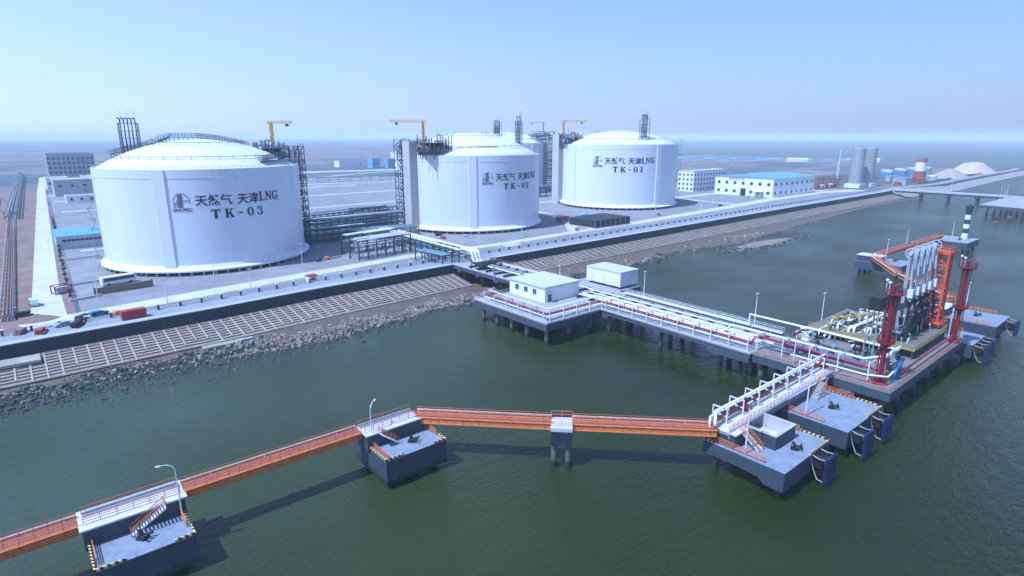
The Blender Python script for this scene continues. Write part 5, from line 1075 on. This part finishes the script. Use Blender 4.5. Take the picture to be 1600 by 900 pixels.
# ------------------------------------------------------------------ buildings and clutter
def block_house(name, label, cat, a0, a1, c0, c1, z1, wins_a, wins_c, roof=None, wall=None, pitch=0, z0=6, sign=False, door=None, wz=None, ww=2.2, wh=1.7):
    t = thing(name, label, cat, a0, c0, z0); w, d, h = a1 - a0, c1 - c0, z1 - z0
    part('wall', MB().box(0, w, 0, d, 0, h), wall or M_WALLW, t)
    b = MB()
    if pitch: b.add([(-.4, -.4, h + .004), (w + .4, -.4, h + .004), (w + .4, d + .4, h + .004), (-.4, d + .4, h + .004), (-.4, d / 2, h + pitch), (w + .4, d / 2, h + pitch)], [(0, 1, 5, 4), (2, 3, 4, 5), (0, 4, 3), (1, 2, 5), (3, 2, 1, 0)])
    else: b.box(.5, w - .5, .5, d - .5, h + .004, h + .15); [b.box(*q) for q in ((-.2, .5, -.2, d + .2, h + .004, h + .9), (w - .5, w + .2, -.2, d + .2, h + .004, h + .9), (.5, w - .5, -.2, .5, h + .004, h + .9), (.5, w - .5, d - .5, d + .2, h + .004, h + .9))]
    part('roof', b, roof or M_ROOFW, t)
    rows = wz or []
    for z in rows:
        if wins_a:
            wm = MB().box(-.05, -.004, -ww / 2, ww / 2, 0, wh).mesh('window', M_GLASS)
            for k in range(wins_a): part('window', wm, None, t, loc=(0, d * (k + .5) / wins_a, z))
        if wins_c:
            wm = MB().box(-ww / 2, ww / 2, -.05, -.004, 0, wh).mesh('window', M_GLASS)
            for k in range(wins_c): part('window', wm, None, t, loc=(w * (k + .5) / wins_c, 0, z))
    return t
hall = block_house('control_hall', 'long white two storey hall with a pale blue roof', 'building', 362, 441, 56, 112, 22, 7, 8, M_ROOFB, pitch=2.2, wz=[2.4, 9.8], ww=2.7, wh=2.6)
part('door', MB().box(-.12, -.06, 25, 30, 0, 6.5), M_BLACK, hall)
part('canopy', MB().box(-5, -.13, 8, 16, 4.6, 5.2).box(-4.6, -4.2, 8.6, 9, 0, 4.6).box(-4.6, -4.2, 15, 15.4, 0, 4.6), M_WALLW, hall)
b = MB()
for k in range(5):          # illegible red characters on the wall
    y = 40 - k * 3.2
    for (y0, y1, z0, z1) in ((0, 2, 2.0, 2.3), (0, 2, .9, 1.2), (.85, 1.15, -.2, 2.6), (0, .3, -.2, .9 + .3 * (k % 2)), (1.7, 2, .2, 2.3)): b.box(-.12, -.06, y + y0, y + y1, 13.6 + z0, 13.6 + z1)
part('sign_lettering', b, M_PRED, hall)
block_house('office_block', 'white four storey office block with rows of small windows', 'building', 360, 418, 134, 152, 25, 4, 11, wz=[1.5, 6, 10.5, 15], ww=2.0, wh=2.0)
block_house('workshop', 'low workshop with a bright blue roof beyond the left road', 'building', -133, -106, 151, 168, 12.3, 0, 0, M_ROOFB, M_GREYB, pitch=2.6)
_w = [o for o in col.objects if o.name == 'workshop'][0]
wm = MB().box(-.75, .75, -.05, -.004, 0, 1.1).mesh('window', M_GLASS)
for k in range(13): part('window', wm, None, _w, loc=(3 + 1.75 * k, 0, 3.6))
part('window', MB().box(-.05, -.004, 5, 9, 0, 3), M_GLASS, _w)
block_house('plant_office', 'big hazy grey office block far behind the nearest tank', 'building', -102, -50, 800, 830, 36, 4, 10, wz=[4, 10, 16, 22], ww=3.0, wh=3.2, wall=M_GREYB)
block_house('plant_office', 'hazy grey slab building far behind, left of the nearest tank', 'building', -115, -70, 470, 500, 20, 2, 5, wz=[8], ww=2.5, wh=2.2, wall=M_GREYB)
block_house('plant_office', 'small hazy white building in front of the grey slab building', 'building', -116, -98, 560, 590, 17, 2, 3, wz=[5], ww=3, wh=2.6)
block_house('plant_office', 'hazy pale building close to the left edge of the nearest tank', 'building', -88, -62, 520, 555, 19, 3, 4, wz=[4, 9], ww=2.6, wh=2.4)
block_house('shed', 'white shed with dark spots at the base of the plain, far left', 'building', -112, -92, 395, 412, 11, 2, 3, wz=[2], ww=2, wh=2)
for a0, c0, w, d, h, m, lb in [(330, 735, 14, 16, 15, M_ROOFB, 'left bright blue container block in the distance between two tanks'), (352, 722, 13, 16, 15, M_ROOFB, 'right bright blue container block in the distance between two tanks'), (340, 660, 18, 14, 14, M_WALLW, 'small white building in the distance between two tanks'), (300, 800, 160, 20, 10, M_WALLW, 'long low white building in the distance between two tanks'), (395, 690, 60, 20, 13, M_GREYB, 'grey low building beside the distant white building'), (390, 760, 20, 20, 24, M_WALLW, 'tall pale block in the distance beside the middle tank')]:
    block_house('distant_building', lb, 'building', a0, a0 + w, c0, c0 + d, 6 + h, 1, 2, M_ROOFB if m is M_ROOFB else None, m, wz=[h * .4], ww=2.5, wh=2.2)
# camp by the far shore
rg = random.Random(21); cols_ = [M_ROOFB, mat('camp_blue', (.08, .25, .50), .6), mat('camp_teal', (.16, .42, .50), .6), M_WALLW, M_GREYB]
names = ['blue', 'deep blue', 'teal', 'white', 'grey']
LC = ['first', 'second', 'third', 'fourth', 'fifth', 'sixth', 'seventh', 'eighth', 'ninth', 'tenth', 'eleventh', 'twelfth', 'thirteenth', 'fourteenth', 'fifteenth', 'sixteenth', 'seventeenth', 'eighteenth', 'nineteenth', 'twentieth', 'twenty first', 'twenty second', 'twenty third', 'twenty fourth', 'twenty fifth', 'twenty sixth']
for k in range(26):
    u = (k + .5) / 26; a = 1000 + 240 * u + rg.uniform(-12, 12); c = 590 - 290 * u + rg.uniform(-20, 20); m = rg.randrange(5)
    w, d, h = rg.uniform(14, 34), rg.uniform(8, 14), rg.uniform(4, 8)
    t = thing('camp_hut', names[m] + ' low hut on the far shore, ' + LC[k] + ' from the left', 'hut', a, c, 6, rg.uniform(-50, -40), group='low huts of the camp on the far shore')
    part('wall', MB().box(0, w, 0, d, 0, h * .7), M_GREYB if m != 3 else M_WALLW, t); part('roof', MB().add([(-.5, -.5, h * .7 + .01), (w + .5, -.5, h * .7 + .01), (w + .5, d + .5, h * .7 + .01), (-.5, d + .5, h * .7 + .01), (-.5, d / 2, h), (w + .5, d / 2, h)], [(0, 1, 5, 4), (2, 3, 4, 5), (0, 4, 3), (1, 2, 5)]), cols_[m], t)
# twin silos, batching tower, masts, sand heaps
def silo(a, c, label):
    t = thing('silo', label, 'silo', a, c, 6, group='twin grey silos'); b = MB(); b.cyl((0, 0, 4), (0, 0, 39.5), 6.6, n=40)
    part('shell', b, M_SILO, t); b = MB()
    for k in range(13): b.lathe([(6.62, 6 + k * 2.6), (6.75, 6 + k * 2.6), (6.75, 6.25 + k * 2.6), (6.62, 6.25 + k * 2.6)], 40)
    part('hoop', b, M_STEELG, t); part('roof', MB().cyl((0, 0, 39.5), (0, 0, 40.3), 6.8, 6.2, n=40), M_STEELG, t); part('base', MB().box(-7.5, 7.5, -7.5, 7.5, 0, 3.99), M_WALLW, t)
silo(535, 55, 'left one of the twin grey silos'); silo(560, 53, 'right one of the twin grey silos')
t = thing('batching_tower', 'white drum on a red brown base with a red cap, right of the silos', 'tower', 668, 36, 6); part('base', MB().cyl((0, 0, 0), (0, 0, 13), 6.6, 6.0, n=24), M_BRICK, t); part('drum', MB().cyl((0, 0, 13.01), (0, 0, 23.5), 5.6, n=24), M_WALLW, t); part('cap', MB().cyl((0, 0, 23.51), (0, 0, 26), 6.0, 5.2, n=24).rail([(-5, -5, 26), (5, -5, 26), (5, 5, 26)], 1.5, 3, .3), M_BRICK, t)
for a, c, h, m, lb in [(650, 119, 36, M_PIPE, 'tall white lattice mast left of the twin silos'), (690, 110, 25, M_DKGREY, 'thin dark mast right of the twin silos'), (900, 200, 26, M_DKGREY, 'distant thin mast near the sand heaps')]:
    single('mast', MB().lattice(-.9, .9, -.9, .9, 0, h * .6, 8, .35).bar((0, 0, h * .6), (0, 0, h), .5), m, lb, 'mast', a, c, 6)
def heap(a, c, rx, ry, h, m, label, seed, peaks=1, z=6):
    rg = random.Random(seed); n = 30; pk = [(rg.uniform(-.5, .5) if peaks > 1 else 0, rg.uniform(-.3, .3) if peaks > 1 else 0, rg.uniform(.75, 1)) for _ in range(peaks)]
    vs = []
    for i in range(n + 1):
        for j in range(n + 1):
            x, y = -1 + 2 * i / n, -1 + 2 * j / n; e = max(0, 1 - math.hypot(x, y))
            zv = max(k * max(0, 1 - math.hypot(x - px, y - py) * (1.5 if peaks > 1 else 1)) for px, py, k in pk); zv = min(zv * 1.25, e * 2.4, .72 if peaks > 1 else .95) * (1 + .08 * math.sin(9 * x + seed) * math.sin(8 * y)) 
            vs.append((x * rx, y * ry, h * zv - .05))
    b = MB(); b.add(vs, [(i * (n + 1) + j, (i + 1) * (n + 1) + j, (i + 1) * (n + 1) + j + 1, i * (n + 1) + j + 1) for i in range(n) for j in range(n)], True)
    return single('sand_heap', b, m, label, 'heap', a, c, z)
heap(985, 58, 80, 34, 17, M_SAND, 'largest pale sand heap on the far spit', 4, 6)
heap(800, 40, 36, 22, 11, mat('sand_grey', (.36, .31, .28), .95), 'grey brown sand heap left of the pale heap', 6)
heap(-146, 30 - 12, 5.5, 3.5, 2.0, M_EARTH, 'small reddish earth heap beside the shore road', 8)
heap(40, 24, 6, 3, .8, M_SAND, 'low pale heap of sand by the right shore road', 9)
for k in range(7):
    a, c = 760 + k * 26, 95 + (k % 2) * 12; t = thing('site_shed', 'blue walled white roofed shed behind the sand heaps, ' + LC[k] + ' from the left', 'shed', a, c, 6, 10, group='blue sheds behind the sand heaps'); part('wall', MB().box(0, 20, 0, 9, 0, 5), MATS['camp_blue'], t); part('roof', MB().box(-.5, 20.5, -.5, 9.5, 5.01, 7), M_ROOFW, t)
rg = random.Random(33)
for k in range(12):
    a, c = 590 + rg.uniform(-15, 150), 30 + rg.uniform(-6, 45); w, d, h = rg.uniform(6, 16), rg.uniform(5, 9), rg.uniform(3, 7); m = [MATS['camp_teal'], M_WALLW, M_ROOFB, M_BRICK, M_GREYB][k % 5]
    t = thing('site_cabin', ['teal', 'white', 'blue', 'red brown', 'grey'][k % 5] + ' cabin in the yard right of the silos, ' + LC[k] + ' built', 'cabin', a, c, 6, rg.uniform(0, 40), group='cabins in the yard right of the silos'); part('wall', MB().box(0, w, 0, d, 0, h), M_GREYB if k % 5 != 3 else M_BRICK, t); part('roof', MB().box(-.3, w + .3, -.3, d + .3, h + .01, h + .5), m, t)
t = thing('process_unit', 'red and white process unit left of the twin silos', 'process unit', 500, 75, 6)
rg = random.Random(2); b = MB(); b.lattice(-25, 25, -8, 8, 0, 9, 3, .6, False)
for k in range(9): b.bar((-25 + k * 6.2, -8, 0), (-25 + k * 6.2, -8, 9), .5)
part('frame', b, M_BRICK, t)
for k in range(5): part('vessel', MB().cyl((-20 + k * 10, -4, 2.5), (-13 + k * 10, -4, 2.5), 1.9, n=14), M_WALLW if k % 2 else M_PRED, t)
# bridge and pier at right
t = thing('road_bridge', 'low grey road bridge leading to the far pier', 'bridge', 517, 10, 0, -91)
part('deck', MB().box(0, 88, -5, 5, 7.0, 8.2), M_COPE, t); part('girder', MB().box(0, 88, -4.4, 4.4, 5.4, 6.99), M_BEAM, t)
for x in (22, 44, 66): part('pier', MB().box(x - 1.3, x + 1.3, -4.2, 4.2, 4.2, 5.39).box(x - .9, x + .9, -2.5, 2.5, -3, 4.2), M_BEAM, t)
jetty('far_pier', 'pale concrete pier platform at the right edge of the picture', 'pier', [(415, -79), (408, -112), (500, -150), (522, -79)], 8, 2.4, [(x, y) for x in (418, 440, 462, 484) for y in (-84, -98)] + [(412, -106), (430, -112), (450, -120)], [], False)
for a, c, lb in [(450, -84, 'left lamp post on the far pier'), (470, -84, 'right lamp post on the far pier'), (430, -90, 'nearest lamp post on the far pier'), (515, -35, 'lamp post halfway along the road bridge')]:
    lamp(a, c, 8.2 if 'bridge' in lb else 8, 12, 'white ' + lb, grp='lamp posts at the far pier')
# near clutter in the plant
def vehicle(name, label, cat, a, c, rot, L, Wd, H_, m, cab=None, z=6.03):
    t = thing(name, label, cat, a, c, z, rot); hw = Wd / 2
    if cab is None:
        P = [(-L / 2, .45), (L / 2, .45), (L / 2, H_ * .8), (L / 2 - .35, H_), (-L / 2 + .15, H_), (-L / 2, H_ * .92)]
        b = MB(); n = len(P); b.add([(x, -hw, z_) for x, z_ in P] + [(x, hw, z_) for x, z_ in P], [tuple(range(n)), tuple(range(n, 2 * n))[::-1]] + [(i, n + i, n + (i + 1) % n, (i + 1) % n) for i in range(n)]); part('body', b, m, t)
        part('window', MB().box(-L / 2 + .6, L / 2 - .6, -hw - .02, -hw - .003, H_ * .52, H_ * .86).box(-L / 2 + .6, L / 2 - .6, hw + .003, hw + .02, H_ * .52, H_ * .86).box(L / 2 + .003, L / 2 + .02, -hw + .15, hw - .15, H_ * .5, H_ * .78), M_GLASS, t)
    else:
        P = [(-L / 2, .45), (L / 2, .45), (L / 2, .95), (L / 2 - 1.1, 1.1), (L / 2 - 1.8, H_), (-L / 2 + .5, H_), (-L / 2, 1.2)]
        b = MB(); n = len(P); b.add([(x, -hw, z_) for x, z_ in P] + [(x, hw, z_) for x, z_ in P], [tuple(range(n)), tuple(range(n, 2 * n))[::-1]] + [(i, n + i, n + (i + 1) % n, (i + 1) % n) for i in range(n)]); part('body', b, m, t)
        part('window', MB().box(-L / 2 + .7, L / 2 - 1.9, -hw - .02, -hw - .003, 1.15, H_ - .15).box(-L / 2 + .7, L / 2 - 1.9, hw + .003, hw + .02, 1.15, H_ - .15), M_GLASS, t)
    for x in (-L * .32, L * .32):
        for y in (-hw, hw): part('wheel', MB().cyl((x, y - .14, .46), (x, y + .14, .46), .46, n=14), M_RUB, t)
    return t
vehicle('bus', 'white bus parked in the yard left of the nearest tank', 'bus', -121, 55, 12, 11, 2.5, 3.2, M_WALLW)
vehicle('van', 'pale green and white van on the left road', 'van', -146, 38.5, 95, 5.5, 2.1, 2.3, mat('van_paint', (.55, .68, .66), .4), True)
vehicle('car', 'blue car beside the shore road at the far left', 'car', -131.5, 12.2, 12, 4.8, 1.9, 1.5, mat('car_blue', (.04, .15, .35), .4), True)
t = thing('freight_container', 'dark red freight container on the promenade', 'container', -127.4, -2.6, 6.96, 6)
b = MB(); b.box(0, 6.2, 0, 2.5, .15, 2.6)
for k in range(20): b.box(.15 + k * .3, .30 + k * .3, -.04, -.002, .3, 2.45)
part('body', b, M_CONT, t); part('door', MB().box(-.05, -.003, .1, 2.4, .25, 2.5), M_BRICK, t)
t = thing('kiosk', 'small pale guard kiosk with a red top beside the fence', 'kiosk', -67.5, 11, 6.01, 8); part('wall', MB().box(0, 3, 0, 2.6, 0, 2.4), M_WALLW, t); part('roof', MB().box(-.3, 3.3, -.3, 2.9, 2.4, 2.75), M_BRICK, t); part('window', MB().box(.7, 2.2, -.04, -.003, 1, 1.9), M_GLASS, t)
t = thing('mesh_enclosure', 'long black mesh enclosure before the tanks marked TK-02 and TK-01', 'enclosure', 110, 33, 6.01, 0); part('side', MB().box(0, 31, 0, 21, .0, 4.8), M_TARP, t)
b = MB()
for k in range(8): b.bar((k * 31 / 7, -.12, 0), (k * 31 / 7, -.12, 5), .16)
part('frame', b, M_STEELG, t); part('plinth', MB().box(-.6, 31.6, -.6, 21.6, 0, .5), M_CONC, t)
t = thing('skip', 'blue tipping skip behind the black mesh enclosure', 'skip', 128, 62, 6.01, 10); part('bin', MB().box(0, 9, 0, 3.5, .8, 3.6), M_ROOFB, t); part('wheel', MB().cyl((2, -.1, .5), (2, .3, .5), .5).cyl((7, -.1, .5), (7, .3, .5), .5), M_RUB, t)
t = thing('skip', 'red brown tipping skip behind the black mesh enclosure', 'skip', 113, 66, 6.01, 0); part('bin', MB().box(0, 9, 0, 3, .8, 3.2), M_BRICK, t); part('wheel', MB().cyl((2, -.1, .5), (2, .3, .5), .5).cyl((7, -.1, .5), (7, .3, .5), .5), M_RUB, t)
b = MB(); b.box(0, 17, 0, .5, 0, 2.4); b.box(-.4, 0, -.2, .7, 0, 2.8); b.box(17, 17.4, -.2, .7, 0, 2.8); single('low_wall', b, mat('wall_brown', (.20, .17, .12), .9), 'low brown wall beside the parked white bus', 'wall', -129.5, 40.5, 6.01, 6)
t = thing('red_generator', 'red framed generator beside the left road', 'generator', -138, 52, 6.01, 20); part('frame', MB().lattice(-2.4, 2.4, -1.6, 1.6, 0, 2.8, 1, .3, False), M_PRED, t); part('body', MB().box(-1.7, 1.7, -1.1, 1.1, .3, 2.3), M_GREYB, t)
for k, (a0, c0, a1, c1) in enumerate([(-136, 62, -108, 66), (-137, 36, -128, 38.5), (-134, 118, -120, 121), (-50, 46, -38, 50)]):
    b = MB(); b.bar((a0, c0, 6.4), (a1, c1, 6.4), .4, .8); single('kerb_wall', b, M_CONC, ['low pale kerb wall left of the nearest tank', 'low pale kerb wall beside the low brown wall', 'low pale kerb wall in front of the blue roofed workshop', 'low pale kerb wall right of the nearest tank'][k], 'wall', a0, c0, 6, site=True)
pm_ = MB().box(-.5, .5, -.5, .5, 0, .5).cyl((0, 0, .5), (0, 0, 2.1), .22).ball((0, 0, 2.3), .7, 7, .8).mesh('roadside_shrub', mat('shrub_dark', (.035, .05, .035), .9))
for k in range(22):
    single('roadside_shrub', pm_, None, 'small dark shrub along the right side of the left road', 'shrub', -136.6 + k * .42 + rg.uniform(-.4, .4), 42 + k * 11 + rg.uniform(-3, 3), 6.02, rg.uniform(0, 90), group='dark shrubs lining the left road')
rg = random.Random(44)
DEB = ['dark crate', 'orange pipe stack', 'timber pile', 'rusty plate stack', 'grey box', 'tyre stack']
PL = [(-49, 47, 'by the right foot of the nearest tank'), (-45, 49, 'near the front rack'), (-150, 2, 'at the far left of the promenade'), (-146, -1, 'on the promenade near the left edge'), (-141, 3, 'behind the promenade fence at left'), (-138, 0, 'left of the blue car'), (-136, 11, 'in front of the shore road at left'), (-128, 9, 'beside the blue car'), (98, 36, 'left of the black mesh enclosure'), (24, 62, 'at the foot of the middle tank'), (36, 58, 'before the middle tank'), (28, 72, 'near the concrete column'), (270, 50, 'before the office block'), (350, 62, 'left of the blue roofed hall'), (352, 72, 'beside the hall door'), (190, 48, 'before the farther tank'), (-152, 33, 'beside the left pipe track'), (-149, 26, 'between the pipe track and the left road'), (-12, 15, 'near the jetty gate'), (10, 14, 'right of the jetty gate')]
for k, (a, c, wh) in enumerate(PL):
    m = [M_DKGREY, M_ORANGE, M_EARTH, M_BRICK, M_GREYB, M_RUB][k % 6]; b = MB(); z = 0
    for q in range(3): b.box(-1.6 + rg.uniform(-.4, .4), 1.6 + rg.uniform(-.4, .4), -.8 + rg.uniform(-.2, .2), .8 + rg.uniform(-.2, .2), z, z + .42); z += .425
    if k % 2: b.cyl((-2.2, -1.2, .3), (2.2, -1.0, .3), .3)
    single('debris_stack', b, m, DEB[k % 6] + ' ' + wh, 'stack', a, c, 6.96 if c < 5 else 6.03, rg.uniform(0, 90))
# distant farmhouses, poles and plants scattered over the plain
# ------------------------------------------------------------------ haze
b = MB(); b.box(-13500, 13500, -13500, 13500, -7.0, 84)
m = bpy.data.materials.new('haze_air'); m.use_nodes = True; n = m.node_tree.nodes; n.remove(n['Principled BSDF'])
pv = n.new('ShaderNodeVolumePrincipled'); pv.inputs['Color'].default_value = (.80, .91, 1.0, 1); pv.inputs['Density'].default_value = .00016; pv.inputs['Anisotropy'].default_value = -.1
m.node_tree.links.new(pv.outputs[0], n['Material Output'].inputs['Volume'])
hz = structure('haze', b, m, 'stuff')
